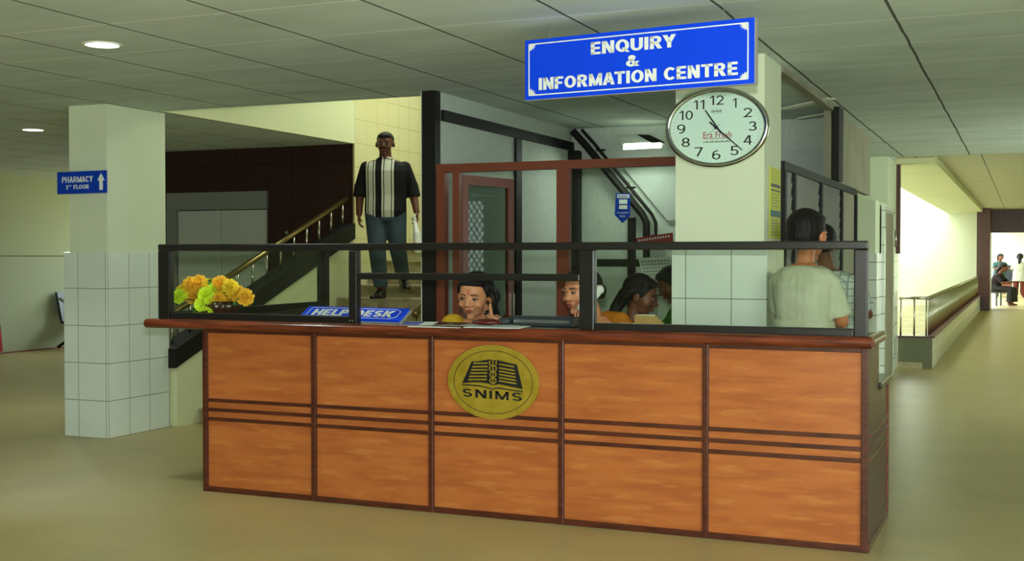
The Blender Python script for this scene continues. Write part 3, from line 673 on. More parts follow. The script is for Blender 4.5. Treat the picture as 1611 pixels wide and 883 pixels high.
for k, (px, py, kd) in enumerate(fl):
    Y = (6.275 if kd == 'l' else 6.32)+frng.uniform(-0.02, 0.07); c = pix(px, py, Y)
    out = (c-Vector((-4.80, 6.42, 1.12))).normalized(); out = (out*0.75+Vector((0.72, -0.95, 0.3))).normalized()
    R = out.to_track_quat('Z', 'Y').to_matrix()
    t = thing('artificial_flower', '%s artificial marigold, %s' % (words[kd], where[k]), 'flower', (-4.80, 6.38, 1.12), 0, 'artificial flowers in the brown bowl vase')
    mb = MB(); r0 = 0.060
    for tl, rr, n in ((-0.25, 0.95, 13), (0.1, 1.0, 14), (0.4, 0.92, 13), (0.7, 0.8, 11), (1.0, 0.66, 9), (1.3, 0.5, 7)): petals(mb, c, R, n, tl, r0*rr*(0.9 if kd == 'l' else 1.0), r0*0.36, frng)
    obj('blossom', mb, mtl[kd], t)
    bx = Vector((-4.80+frng.uniform(-0.05, 0.05), 6.38+frng.uniform(-0.03, 0.03), 1.14))
    obj('stem', MB().tube([bx, (bx+c)/2+Vector((0, 0.02, 0.0)), c-out*0.01], 0.004, 6), 'stem', t)
t = thing('leaf_spray', 'small green leaves among the artificial marigolds', 'leaves', (-4.80, 6.38, 1.12))
for (px, py) in ((346, 452), (350, 460), (378, 470), (336, 460), (308, 488), (326, 490), (372, 476), (333, 444)):
    c = pix(px, py, 6.36); mb = MB()
    for q in range(5):
        a = q*1.25; d = Vector((math.cos(a), -0.5, math.sin(a))).normalized()*0.032; s_ = d.cross(Vector((0, 1, 0.2))).normalized()*0.010
        vs = [mb.bm.verts.new(c+p) for p in (Vector(), d*0.5+s_, d, d*0.5-s_)]; mb.bm.faces.new(vs)
    mb.tube([c, (c+Vector((-4.80, 6.38, 1.16)))/2, (-4.80, 6.38, 1.13)], 0.003, 5)
    obj('leaf', mb, 'leaf', t)

# ================================================================== SIGNS
def board_frame(A, B, z0, z1):
    A = Vector(A); B = Vector(B); r = (B-A).normalized(); n = r.cross(Vector((0, 0, 1)))
    return A, B, r, n
# hanging sign (left end slightly further away)
A = pix(826, 110, 5.88); B = pix(1187, 80, 5.66)
A.z = 0; B.z = 0; r = (B-A).normalized(); n = r.cross(Vector((0, 0, 1))); W_ = (B-A).length
zt0, zb0, zt1, zb1 = pix(826, 64, 5.88).z, pix(826, 158, 5.88).z, pix(1186, 27, 5.66).z, pix(1187, 131, 5.66).z
t = thing('hanging_sign', 'long blue ENQUIRY & INFORMATION CENTRE board hanging from the ceiling above the counter', 'sign', ((A.x+B.x)/2, (A.y+B.y)/2, zb0))
def sg(u, v, d=0.0): return A+(B-A)*u+Vector((0, 0, 1))*((zb0*(1-u)+zb1*u)*(1-v)+(zt0*(1-u)+zt1*u)*v)+n*d
obj('board', MB().prism([sg(0, 0), sg(1, 0), sg(1, 1), sg(0, 1)], (0, 0, 0), -n*0.03), 'blue_sign', t)
obj('edge', MB().prism([sg(0, -0.012), sg(1.003, -0.012), sg(1.003, 0), sg(0, 0)], (0, 0, 0), -n*0.03).prism([sg(1, 0), sg(1.004, 0), sg(1.004, 1), sg(1, 1)], (0, 0, 0), -n*0.03), 'grey_edge', t)
mb = MB(); q = [(0.02, 0.075), (0.975, 0.075), (0.975, 0.925), (0.02, 0.925)]
for i in range(4): mb.bar(sg(*q[i], 0.001), sg(*q[(i+1) % 4], 0.001), 0.006, 0.002, n)
obj('border_line', mb, 'white_ink', t)
for (u, v, su, sv) in ((0.022, 0.09, 1, 1), (0.973, 0.09, -1, 1), (0.973, 0.91, -1, -1), (0.022, 0.91, 1, -1)):
    mb = MB()
    for an in (0.05, 0.4, 0.8, 1.2, 1.5):
        e = (0.033*math.cos(an)*su, 0.10*math.sin(an)*sv); pp = (-math.sin(an)*0.005*su, math.cos(an)*0.012*sv)
        mb.prism([sg(u, v, 0.001), sg(u+e[0]*0.6+pp[0], v+e[1]*0.6+pp[1], 0.001), sg(u+e[0], v+e[1], 0.001), sg(u+e[0]*0.6-pp[0], v+e[1]*0.6-pp[1], 0.001)], (0, 0, 0), n*0.001)
    obj('corner_ornament', mb, 'white_ink', t)
sr = (sg(1, 0.5)-sg(0, 0.5)).normalized(); Hh = zt0-zb0
SU = (sg(0.5, 1)-sg(0.5, 0)); block('lettering', 'ENQUIRY', t, 'white_ink', sg(0.498, 0.76, 0.001), sr, U3, W_*0.372, Hh*0.20)
block('lettering', '&', t, 'white_ink', sg(0.498, 0.505, 0.001), sr, U3, W_*0.056, Hh*0.18)
block('lettering', 'INFORMATION CENTRE', t, 'white_ink', sg(0.502, 0.25, 0.001), sr, U3, W_*0.868, Hh*0.20)
for u in (0.11, 0.875):
    p = sg(u, 1, -0.015); obj('wire', MB().tube([p, (p.x, p.y, CZ)], 0.002, 6), 'steel', t)
# pharmacy sign
t = thing('direction_sign', 'small blue PHARMACY 1st FLOOR sign with white up arrow on the left pillar', 'sign', (-6.98, 7.5, 1.96))
A = pix(90, 290, 7.50); B = pix(167, 285, 7.46); A.z = 0; B.z = 0; r2 = (B-A).normalized(); n2 = r2.cross(Vector((0, 0, 1)))
def sp_(u, v, d=0.0): return A+(B-A)*u+Vector((0, 0, 1))*(1.972+0.178*v)+n2*d
obj('board', MB().prism([sp_(0, 0), sp_(1, 0), sp_(1, 1), sp_(0, 1)], (0, 0, 0), -n2*0.012), 'blue_deep', t)
obj('bracket', MB().box(-7.12, -7.09, 7.495, 7.572, 2.03, 2.06).box(-6.86, -6.83, 7.49, 7.572, 2.03, 2.06), 'steel', t)
block('lettering', 'PHARMACY', t, 'white_ink', sp_(0.42, 0.64, 0.001), r2, U3, 0.345, 0.048, 0.001, 0.22, 0.17)
block('lettering', '1', t, 'white_ink', sp_(0.205, 0.29, 0.001), r2, U3, 0.016, 0.036, 0.001)
txt('lettering', 's', t, 'white_ink', sp_(0.250, 0.36, 0.001), r2, U3, 0.012, 0.012, 0.001, 0.01)
txt('lettering', 't', t, 'white_ink', sp_(0.285, 0.365, 0.001), r2, U3, 0.011, 0.015, 0.001, 0.01)
block('lettering', 'FLOOR', t, 'white_ink', sp_(0.50, 0.30, 0.001), r2, U3, 0.17, 0.034, 0.001, 0.22, 0.18)
obj('arrow', MB().prism([sp_(*p, 0.001) for p in ((0.865, 0.13), (0.935, 0.13), (0.935, 0.55), (0.975, 0.55), (0.90, 0.88), (0.825, 0.55), (0.865, 0.55))], (0, 0, 0), n2*0.001), 'white_ink', t)

# ------------------------------------------------------------------ wall clock
CX, CZc = -1.735, 2.253; RX, RY = 0.322, 0.247; YC = 7.248
t = thing('wall_clock', 'large chrome rimmed oval wall clock on the pillar right below the blue sign', 'clock', (CX, YC, CZc-RY))
obj('case', MB().prism(ellipse_pts((CX, YC, CZc), R3, U3, RX*0.97, RY*0.97, 72), (0, 0, 0), (0, -0.03, 0)), 'grey_edge', t)
mb = MB(); N_ = 96; M_ = 14; vs = []
for i in range(N_):
    a = i*2*PI/N_; row = []
    for j in range(M_):
        b_ = j*2*PI/M_; rr = 0.018*math.cos(b_); hh = 0.02*math.sin(b_)
        row.append(mb.bm.verts.new((CX+(RX-0.018+rr)*math.cos(a), YC-0.03-hh, CZc+(RY-0.018+rr)*math.sin(a))))
    vs.append(row)
for i in range(N_):
    for j in range(M_): mb.bm.faces.new((vs[i][j], vs[(i+1) % N_][j], vs[(i+1) % N_][(j+1) % M_], vs[i][(j+1) % M_]))
obj('rim', mb, 'chrome', t, True)
obj('dial', MB().prism(ellipse_pts((CX, YC-0.03, CZc), R3, U3, RX-0.025, RY-0.025, 72), (0, 0, 0), (0, -0.004, 0)), 'dial', t)
def ck(u, v, d=0.0): return Vector((CX+u*(RX-0.03), YC-0.034-d, CZc+v*(RY-0.03)))
for hnum in range(1, 13):
    a = PI/2-hnum*PI/6; s = str(hnum)
    block('numeral', s, t, 'black_ink', ck(0.755*math.cos(a), 0.765*math.sin(a)), R3, U3, {1: 0.026, 10: 0.088, 11: 0.070, 12: 0.088}.get(hnum, 0.052), 0.056, 0.001, 0.125, 0.11, 0.16)
mb = MB()
for i in range(60):
    a = i*2*PI/60; l_ = 0.90 if i % 5 else 0.89
    p = ck(l_*math.cos(a), l_*math.sin(a)); q_ = ck(0.93*math.cos(a), 0.93*math.sin(a)); mb.bar(p, q_, 0.002, 0.001, NF)
obj('minute_track', mb, 'grey_ink', t)
def hand(nm, pts, mt_, d): obj(nm, MB().prism([ck(*p, d) for p in pts], (0, 0, 0), (0, -0.0015, 0)), mt_, t)
def hz(u1, v1, u0, v0, w0, w1):
    dx, dy = u1-u0, v1-v0; L_ = math.hypot(dx, dy); nx, ny = -dy/L_, dx/L_
    return [(u0+nx*w0, v0+ny*w0), (u0-nx*w0, v0-ny*w0), (u1-nx*w1, v1-ny*w1), (u1+nx*w1, v1+ny*w1)]
hand('hour_hand', hz(-0.235, 0.50, 0.10, -0.16, 0.02, 0.014), 'black_ink', 0.004)
hand('minute_hand', hz(0.55, -0.66, -0.14, 0.16, 0.02, 0.012), 'black_ink', 0.007)
hand('second_hand', hz(-0.14, -0.17, 0.09, 0.10, 0.005, 0.004), 'grey_ink', 0.010)
obj('hub', MB().prism(ellipse_pts(ck(0, 0, 0.003), R3, U3, 0.012, 0.010, 20), (0, 0, 0), (0, -0.010, 0)), 'black_ink', t)
txt('lettering', 'Era Fresh', t, 'red_ink', ck(0.02, -0.20), R3, U3, 0.175, 0.036, 0.0008, 0.004)
mb = MB(); mb.box(ck(-0.28, 0)[0], ck(0.30, 0)[0], YC-0.0348, YC-0.034, ck(0, -0.315)[2], ck(0, -0.30)[2]); obj('underline', mb, 'red_ink', t)
mb = MB()
for i in range(16): mb.box(ck(-0.28+i*0.036, 0)[0], ck(-0.28+i*0.036+0.026, 0)[0], YC-0.0348, YC-0.034, ck(0, -0.415)[2], ck(0, -0.385+0.012*(i % 3))[2])
obj('small_print', mb, 'grey_ink', t)
mb = MB()
for i in range(6): mb.box(ck(-0.10+i*0.035, 0)[0], ck(-0.10+i*0.035+0.024, 0)[0], YC-0.0348, YC-0.034, ck(0, 0.43)[2], ck(0, 0.475+0.012*(i % 2))[2])
ring(mb, ck(0.0, 0.455), R3, U3, 0.036, 0.014, 0.0015, NF, 0.0008, 24); obj('maker_mark', mb, 'grey_ink', t)
mb = MB().lathe([(0.001, 0), (0.1, 0.0), (0.1, 0.001)], (0, 0, -50), 8)
obj('glass', MB().prism(ellipse_pts((CX, YC-0.046, CZc), R3, U3, RX-0.026, RY-0.026, 72), (0, 0, 0), (0, -0.002, 0)), 'glass', t)
mb.bm.free()

# poster on the pillar side
t = thing('notice_poster', 'tall yellow notice with dark headings on the right side of the clock pillar', 'poster', (-1.445, 7.57, 1.58))
obj('sheet', MB().box(-1.449, -1.443, 7.40, 7.74, 1.58, 2.02), 'yellow_paper', t)
mb = MB().box(-1.443, -1.4425, 7.42, 7.72, 1.90, 1.92); mb.box(-1.443, -1.4425, 7.42, 7.72, 1.875, 1.885); obj('heading', mb, 'black_ink', t)
obj('band', MB().box(-1.443, -1.4425, 7.41, 7.73, 1.715, 1.755), 'teal_ink', t)
mb = MB()
for i in range(6): mb.box(-1.443, -1.4425, 7.43, 7.70-0.03*(i % 3), 1.60+0.018*i, 1.604+0.018*i)
for i in range(5): mb.box(-1.443, -1.4425, 7.43, 7.69-0.04*(i % 2), 1.78+0.018*i, 1.783+0.018*i)
obj('text_line', mb, 'leaf', t)

# booth small things
t = thing('payment_tag', 'dark blue arrow shaped payment tag hanging in the booth beside the diagonal duct', 'sign', (-3.4, 10.6, 1.8))
c0 = pix(980, 325, 10.55)
def pt(px, py, d=0): p = pix(px, py, 10.55); p.y -= d; return p
obj('board', MB().prism([pt(969, 304), pt(991, 305), pt(991, 340), pt(979, 351), pt(967, 338)][::-1], (0, 0, 0), (0, 0.01, 0)), 'blue_deep', t)
obj('label_patch', MB().prism([pt(971, 306, 0.002), pt(990, 306, 0.002), pt(990, 312, 0.002), pt(971, 312, 0.002)][::-1], (0, 0, 0), (0, 0.001, 0)), 'white_ink', t)
obj('label_patch', MB().prism([pt(974, 314, 0.002), pt(987, 314, 0.002), pt(987, 321, 0.002), pt(974, 321, 0.002)][::-1], (0, 0, 0), (0, 0.001, 0)), 'dial', t)
obj('label_patch', MB().prism([pt(974, 323, 0.002), pt(987, 323, 0.002), pt(987, 329, 0.002), pt(974, 329, 0.002)][::-1], (0, 0, 0), (0, 0.001, 0)), 'white_ink', t)
txt('lettering', 'RuPay', t, 'blue_deep', pt(980.5, 309, 0.003), R3, U3, 0.095, 0.022, 0.001, 0.01)
txt('lettering', 'Accepted', t, 'white_ink', pt(979.5, 335, 0.002), R3, U3, 0.11, 0.022, 0.001, 0.0)
txt('lettering', 'Here', t, 'white_ink', pt(979.5, 340, 0.002), R3, U3, 0.05, 0.018, 0.001, 0.0)
obj('cord', MB().tube([pt(980, 304), pt(981, 285)+Vector((0, 0.18, 0))], 0.003, 5), 'black', t)
t = thing('wall_sign', 'dark red sign board with pale lettering on the booth back wall', 'sign', (-3.15, 10.5, 1.6))
q = [pix(1000, 375, 10.5), pix(1058, 366, 10.5), pix(1059, 384, 10.5), pix(1001, 393, 10.5)]
obj('board', MB().prism(q[::-1], (0, 0, 0), (0, 0.012, 0)), 'red_sign', t)
mb = MB()
for i in range(12):
    u = 0.08+i*0.073; a_ = q[0].lerp(q[1], u)+Vector((0, -0.001, -0.026)); mb.box(a_.x, a_.x+0.014, a_.y-0.001, a_.y, a_.z-0.009, a_.z+0.009)
obj('lettering', mb, 'paper', t)
obj('bracket', MB().bar((q[2]+q[3])/2+Vector((0, 0.012, 0)), (q[2]+q[3])/2+Vector((0, 0.29, 0)), 0.02, 0.02), 'black', t)
t = thing('wall_calendar', 'white wall calendar with rows of grey dates hanging askew in the booth', 'calendar', (-3.2, 10.6, 1.3))
q = [pix(1004, 406, 10.6), pix(1056, 404, 10.6), pix(1056, 434, 10.6), pix(1012, 438, 10.6)]
obj('sheet', MB().prism(q[::-1], (0, 0, 0), (0, 0.006, 0)), 'paper', t)
mb = MB()
for r_ in range(5):
    for c_ in range(9):
        u = 0.08+c_*0.1; v = 0.15+r_*0.17; p = q[0].lerp(q[1], u).lerp(q[3].lerp(q[2], u), v); mb.box(p.x, p.x+0.018, p.y-0.0015, p.y-0.0005, p.z-0.012, p.z)
obj('date', mb, 'grey_ink', t)['kind'] = 'stuff'
obj('nail', MB().tube([q[0].lerp(q[1], 0.5), q[0].lerp(q[1], 0.5)+Vector((0, 0.16, 0.02))], 0.003, 6), 'steel', t)
# tube light on the booth back wall
t = thing('tube_light', 'short glowing tube light in a tilted reflector above the booth', 'light', (-3.26, 10.6, 2.45))
hsng = MB().prism([pix(974, 214, 10.75), pix(1030, 213, 10.75), pix(1044, 228, 10.45), pix(980, 236, 10.45)][::-1], (0, 0, 0), (0, 0.02, 0.01))
obj('reflector', hsng, 'paper', t)
obj('tube', MB().tube([pix(982, 231, 10.42), pix(1040, 228, 10.42)], 0.028, 12), 'tube_on', t, True)
obj('shade', MB().prism([pix(1002, 212, 10.44), pix(1022, 213, 10.42), pix(1046, 225, 10.40), pix(1025, 225, 10.40)][::-1], (0, 0, 0), (0, 0.01, 0.005)), 'black', t)
obj('bracket', MB().bar(pix(1010, 220, 10.7), pix(1012, 220, 10.8), 0.04, 0.03), 'steel', t)

# ceiling downlights
for (x, y_, lab) in ((-4.9, 5.44, 'larger glowing round downlight in the ceiling board left of the sign'), (-8.807, 8.825, 'small glowing round downlight further back, above the left pillar')):
    t = thing('downlight', lab, 'light', (x, y_, CZ), 0, 'ceiling downlights')
    mb = MB(); ring(mb, (x, y_, CZ-0.006), (1, 0, 0), (0, 1, 0), 0.112, 0.112, 0.018, (0, 0, 1), 0.006, 40); obj('rim', mb, 'white', t)
    obj('lens', MB().prism(ellipse_pts((x, y_, CZ-0.004), (1, 0, 0), (0, 1, 0), 0.096, 0.096, 32), (0, 0, 0), (0, 0, 0.0035)), 'lamp_on', t)
    lo_ = lamp('downlight_beam', 'SPOT', (x, y_, CZ-0.02), (x, y_, 0), 70, (0.9, 1, 0.88), 0.09); lo_.data.spot_size = math.radians(130)
# loose ceiling battens near the clock pillar
for k, (p0, p1, lab) in enumerate((((1232, 172), (1308, 155), 'white metal strip hanging loose from the ceiling, nearer of two'), ((1258, 187), (1313, 177), 'white metal strip hanging loose from the ceiling, further of two'))):
    a_ = pix(*p0, 1); 
    def onceil(px, py, zz): 
        d_ = pix(px, py, 1.0)-Vector((0, 0, 1.47)); return Vector((0, 0, 1.47))+d_*((zz-1.47)/d_.z)
    tag(obj('ceiling_strip', MB().bar(onceil(*p0, 2.655), onceil(*p1, 2.68), 0.09, 0.008), 'white'), lab, 'strip')

# ------------------------------------------------------------------ corridor railing
t = thing('corridor_railing', 'long steel railing on the tiled plinth running down the corridor beside the light well', 'railing', (-1.15, 25, 0.42))
obj('handrail', MB().tube([(-1.52, 16.5, 0.92), (-1.16, 16.5, 0.92)], 0.02, 10), 'steel', t, True)
obj('handrail', MB().tube([(-1.16, 16.5, 0.92), (-1.16, 34.6, 0.92)], 0.022, 10), 'steel', t, True)
for x in (-1.5, -1.33, -1.18): obj('baluster', MB().tube([(x, 16.5, 0.425), (x, 16.5, 0.91)], 0.012, 8), 'steel', t, True)
for k in range(86):
    yy = 16.62+k*0.21; obj('baluster', MB().tube([(-1.16, yy, 0.425), (-1.16, yy, 0.91)], 0.011, 6), 'steel', t, True)
# far bench blocks and trolley
t = thing('low_bench', 'low reddish bench standing in the far corridor', 'bench', (-0.62, 46, 0))
obj('seat', MB().box(-0.95, -0.45, 46, 47.5, 0.36, 0.5, 0.02), 'brown_frame', t)
for x in (-0.93, -0.5):
    for yy in (46.02, 47.4): obj('leg', MB().box(x, x+0.05, yy, yy+0.06, 0, 0.36), 'black', t)
t = thing('waiting_chairs', 'row of dark waiting chairs behind the far low bench', 'chairs', (-0.45, 52, 0))
for x in (-0.75, -0.42):
    obj('seat', MB().box(x, x+0.3, 52, 52.5, 0.42, 0.48), 'slate', t); obj('backrest', MB().box(x, x+0.3, 52.5, 52.56, 0.48, 1.1), 'slate', t)
    obj('leg', MB().box(x+0.02, x+0.06, 52.05, 52.5, 0, 0.42), 'black', t); obj('leg', MB().box(x+0.24, x+0.28, 52.05, 52.5, 0, 0.42), 'black', t)
# chair against the left wall
def wait_chair(x, y_, lab):
    t = thing('waiting_chair', lab, 'chair', (x, y_, 0))
    obj('seat', MB().box(x-0.05, x+0.5, y_, y_+0.6, 0.40, 0.44, 0.01), 'slate', t)
    obj('backrest', MB().prism([(x-0.05, y_, 0.44), (x+0.0, y_, 0.44), (x-0.11, y_, 0.9), (x-0.15, y_, 0.9)], (0, 0, 0), (0, 0.6, 0)), 'slate', t)
    for yy in (y_+0.0, y_+0.6):
        obj('armrest', MB().tube([(x-0.06, yy, 0.8), (x+0.1, yy, 0.72), (x+0.42, yy, 0.66), (x+0.48, yy, 0.45)], 0.022, 8), 'chrome', t, True)
        obj('leg', MB().tube([(x-0.1, yy, 0.03), (x+0.2, yy, 0.2), (x+0.2, yy, 0.40)], 0.025, 8), 'black', t, True)
        obj('leg', MB().tube([(x+0.5, yy, 0.03), (x+0.2, yy, 0.2)], 0.025, 8), 'black', t, True)
wait_chair(-13.95, 14.56, 'waiting chair with chrome armrests half hidden behind the left pillar')
wait_chair(-13.95, 12.2, 'waiting chair under the seated person in red at the left edge')

# ================================================================== PEOPLE
def skinmat(k, c):
    m = Mat(k, c, 0.45, 0, 0.4); m.b.inputs['Subsurface Weight'].default_value = 0.05; M[k] = m.m
skinmat('skin_light', L(205, 142, 100)); skinmat('skin_mid', L(186, 118, 78)); skinmat('skin_brown', L(110, 66, 44)); skinmat('skin_deep', L(96, 54, 38))
M['hair_black'] = local(Mat('hair_black', L(22, 18, 17), 0.62, 0, 0.3)).bump(60, 0.01, 0.9, (1, 1, 0.25)).m; simple('lips', L(150, 66, 58), 0.4); simple('eye_white', L(170, 158, 148), 0.4)
simple('iris', L(20, 12, 10), 0.2); simple('bindi', L(190, 40, 30), 0.4); simple('shoe', L(22, 20, 20), 0.3)
def cloth(k, c, c2=None, amt=0.5, bump=0.012, sc=9):
    m = local(Mat(k, c, 0.85, 0, 0.2))
    if c2: m.noise(c2, 6, amt)
    m.bump(sc, bump, 0.9, (1, 1, 0.5)); M[k] = m.m; return m
m = local(Mat('striped_shirt', L(24, 24, 25), 0.8, 0, 0.2))
def vstripe(m, x0, x1, c):
    sp = m.n('ShaderNodeSeparateXYZ'); m.l(m.coord(), sp.inputs[0])
    f = m.math('MULTIPLY', m.math('GREATER_THAN', sp.outputs[0], x0), m.math('LESS_THAN', sp.outputs[0], x1))
    f = m.math('MULTIPLY', f, m.math('LESS_THAN', sp.outputs[1], 0.0)); m.mix(f, c)
for x0, x1 in ((-0.160, -0.146), (-0.138, -0.098), (-0.090, -0.076), (-0.022, -0.006), (0.002, 0.060), (0.068, 0.084)): vstripe(m, x0, x1, L(206, 206, 190))
m.bump(9, 0.01, 0.7, (1, 1, 0.4)); M['striped_shirt'] = m.m
cloth('jeans', L(66, 80, 88), L(48, 62, 72)); cloth('yellow_silk', L(206, 168, 40), L(180, 140, 26)); cloth('brown_silk', L(60, 40, 30), L(34, 24, 20))
cloth('orange_silk', L(196, 118, 30), L(120, 60, 22)); cloth('dark_cloth', L(36, 30, 32), L(50, 30, 34)); cloth('tan_cloth', L(190, 150, 92), L(200, 180, 110))
cloth('green_cloth', L(70, 130, 40), L(48, 100, 34)); cloth('pale_shirt', L(200, 204, 176), L(180, 188, 156), 0.6, 0.07, 6); cloth('teal_cloth', L(60, 92, 84), L(40, 66, 60)); cloth('white_cloth', L(170, 172, 156), L(150, 150, 136))
cloth('maroon_cloth', L(90, 40, 26)); cloth('red_cloth', L(176, 44, 30), L(130, 30, 24)); cloth('dark_trousers', L(44, 42, 42)); cloth('green_trim', L(20, 90, 60))
m = local(Mat('check_shirt', L(190, 200, 188), 0.85, 0, 0.2)); m.lines(L(120, 134, 128), 0, 0.045, 0, 0.010, 0.7); m.lines(L(120, 134, 128), 2, 0.045, 0, 0.010, 0.7); m.lines(L(120, 134, 128), 1, 0.045, 0, 0.010, 0.5); m.bump(8, 0.02, 0.8); M['check_shirt'] = m.m

class Sculpt:
    def __init__(s): s.mb = MB(); s.X = Matrix.Identity(4)
    def p(s, v): return s.X @ Vector(v)
    def ball(s, c, r, rot=None, seg=20):
        mt = s.X @ Matrix.Translation(Vector(c)) @ (rot if rot else Matrix.Identity(4)) @ Matrix.Diagonal((*((r, r, r) if isinstance(r, (int, float)) else r), 1))
        bmesh.ops.create_uvsphere(s.mb.bm, u_segments=seg, v_segments=seg//2+2, radius=1, matrix=mt); return s
    def cap(s, p0, r0, p1, r1, seg=16, round0=True, round1=True):
        a = s.p(p0); b = s.p(p1); s.mb.tube([a, b], r0, seg, r1)
        for q, r, f in ((a, r0, round0), (b, r1, round1)):
            if f: bmesh.ops.create_uvsphere(s.mb.bm, u_segments=seg, v_segments=seg//2+2, radius=r*0.995, matrix=Matrix.Translation(q))
        return s
    def chain(s, pts, rs, seg=16, r0=True, r1=True):
        for i in range(len(pts)-1): s.cap(pts[i], rs[i], pts[i+1], rs[i+1], seg, r0 or i > 0, r1 or i < len(pts)-2)
        return s
    def loft(s, rows, seg=28):
        """rows: (center, rx, ry)"""
        rings = []
        for c, rx, ry_ in rows:
            rg = []
            for t in range(seg):
                a = t*2*PI/seg; ca, sa = math.cos(a), math.sin(a)
                e = 0.85
                x = math.copysign(abs(ca)**e, ca)*rx; y = math.copysign(abs(sa)**e, sa)*ry_
                rg.append(s.mb.bm.verts.new(s.p(Vector(c)+Vector((x, y, 0)))))
            rings.append(rg)
        for a, b in zip(rings, rings[1:]):
            for t in range(seg):
                q = (t+1) % seg; s.mb.bm.faces.new((a[t], a[q], b[q], b[t]))
        s.mb.bm.faces.new(rings[0][::-1]); s.mb.bm.faces.new(rings[-1]); return s
    def build(s, name, mat, root, vox=0.007, smooth=4, local_=True):
        bmesh.ops.recalc_face_normals(s.mb.bm, faces=s.mb.bm.faces)
        me = bpy.data.meshes.new(name); s.mb.bm.to_mesh(me); s.mb.bm.free()
        o = bpy.data.objects.new('tmp', me); C.objects.link(o)
        r = o.modifiers.new('r', 'REMESH'); r.mode = 'VOXEL'; r.voxel_size = vox
        q = o.modifiers.new('s', 'SMOOTH'); q.factor = 0.5; q.iterations = smooth
        m2 = bpy.data.meshes.new_from_object(o.evaluated_get(bpy.context.evaluated_depsgraph_get()))
        bpy.data.objects.remove(o); m2.name = name; m2.materials.clear(); m2.materials.append(M[mat])
        m2.polygons.foreach_set('use_smooth', [True]*len(m2.polygons))
        n = bpy.data.objects.new(name, m2); C.objects.link(n); n.parent = root; return n

def HX(c, yaw=0, pitch=0, roll=0, s=1.0):
    """head frame: pitch>0 looks down, roll tilts sideways"""
    return Matrix.Translation(Vector(c)) @ Matrix.Rotation(yaw, 4, 'Z') @ Matrix.Rotation(pitch, 4, 'X') @ Matrix.Rotation(roll, 4, 'Y') @ Matrix.Scale(s, 4)
def head(S, X, fem=False):
    o = S.X; S.X = o @ X; w = 0.93 if fem else 1.0
    S.ball((0, 0.012, 0.035), (0.073*w, 0.092, 0.088), seg=28)            # skull
    S.ball((0, -0.030, -0.005), (0.062*w, 0.058, 0.080), seg=28)            # face
    S.ball((0, -0.022, -0.055), (0.050*w, 0.052, 0.045), seg=24)           # jaw
    S.ball((0, -0.062, -0.092), (0.020*w, 0.018, 0.017))                   # chin
    for sx in (-1, 1):
        S.ball((sx*0.034, -0.060, -0.022), (0.022, 0.020, 0.020))           # cheek
        S.ball((sx*0.076*w, 0.008, -0.002), (0.010, 0.020, 0.031), Matrix.Rotation(sx*0.2, 4, 'Z'))   # ear
        S.ball((sx*0.029, -0.074, 0.034), (0.023, 0.012, 0.008))            # brow
    S.cap((0, -0.082, 0.020), 0.008, (0, -0.101, -0.016), 0.0115)            # nose
    for sx in (-1, 1): S.ball((sx*0.011, -0.092, -0.021), 0.0085)
    S.ball((0, -0.083, -0.046), (0.021, 0.0085, 0.0065)); S.ball((0, -0.080, -0.059), (0.018, 0.0085, 0.007))
    S.X = o
def face_bits(root, X, eyes=True, bindi=False, mous=False, lids=0.5, skin='skin_mid'):
    def part(name, fn, mat, label=None):
        mb = MB(); fn(mb); me = mb.mesh(name); me.transform(X); me.polygons.foreach_set('use_smooth', [True]*len(me.polygons)); me.materials.append(M[mat])
        o = bpy.data.objects.new(name, me); C.objects.link(o); o.parent = root
        if label: o['label'] = label
    for sx in (-1, 1):
        if eyes:
            part('eye', lambda b: b.ball((sx*0.029, -0.0795, 0.014), (0.0145, 0.009, 0.0062)), 'eye_white')
            part('iris', lambda b: b.ball((sx*0.029, -0.0862, 0.0125), (0.0062, 0.0032, 0.0055), seg=12), 'iris')
        part('eyelid', lambda b: b.tube([(sx*0.029-0.0150, -0.0815, 0.0145), (sx*0.029-0.007, -0.0885, 0.0195), (sx*0.029+0.007, -0.0885, 0.0195), (sx*0.029+0.0150, -0.0815, 0.0145)], 0.0022, 8), 'iris', 'dark lash line')
        part('eyebrow', lambda b: b.tube([(sx*0.012, -0.0865, 0.036), (sx*0.026, -0.0875, 0.0405), (sx*0.046, -0.0785, 0.035)], 0.0030, 8, 0.0018), 'hair_black')
    part('lips', lambda b: (b.ball((0, -0.0895, -0.0465), (0.0195, 0.0045, 0.0042)), b.ball((0, -0.0868, -0.0570), (0.0165, 0.0045, 0.0050))), 'lips')
    if bindi: part('forehead_mark', lambda b: (b.ball((0, -0.0878, 0.047), (0.0042, 0.003, 0.0042), seg=12), b.ball((0, -0.086, 0.061), (0.008, 0.003, 0.0022), seg=12)), 'bindi', 'red and white forehead mark')
    if mous: part('moustache', lambda b: (b.ball((-0.013, -0.0925, -0.037), (0.018, 0.008, 0.0065), Matrix.Rotation(-0.2, 4, 'Y')), b.ball((0.013, -0.0925, -0.037), (0.018, 0.008, 0.0065), Matrix.Rotation(0.2, 4, 'Y'))), 'hair_black')
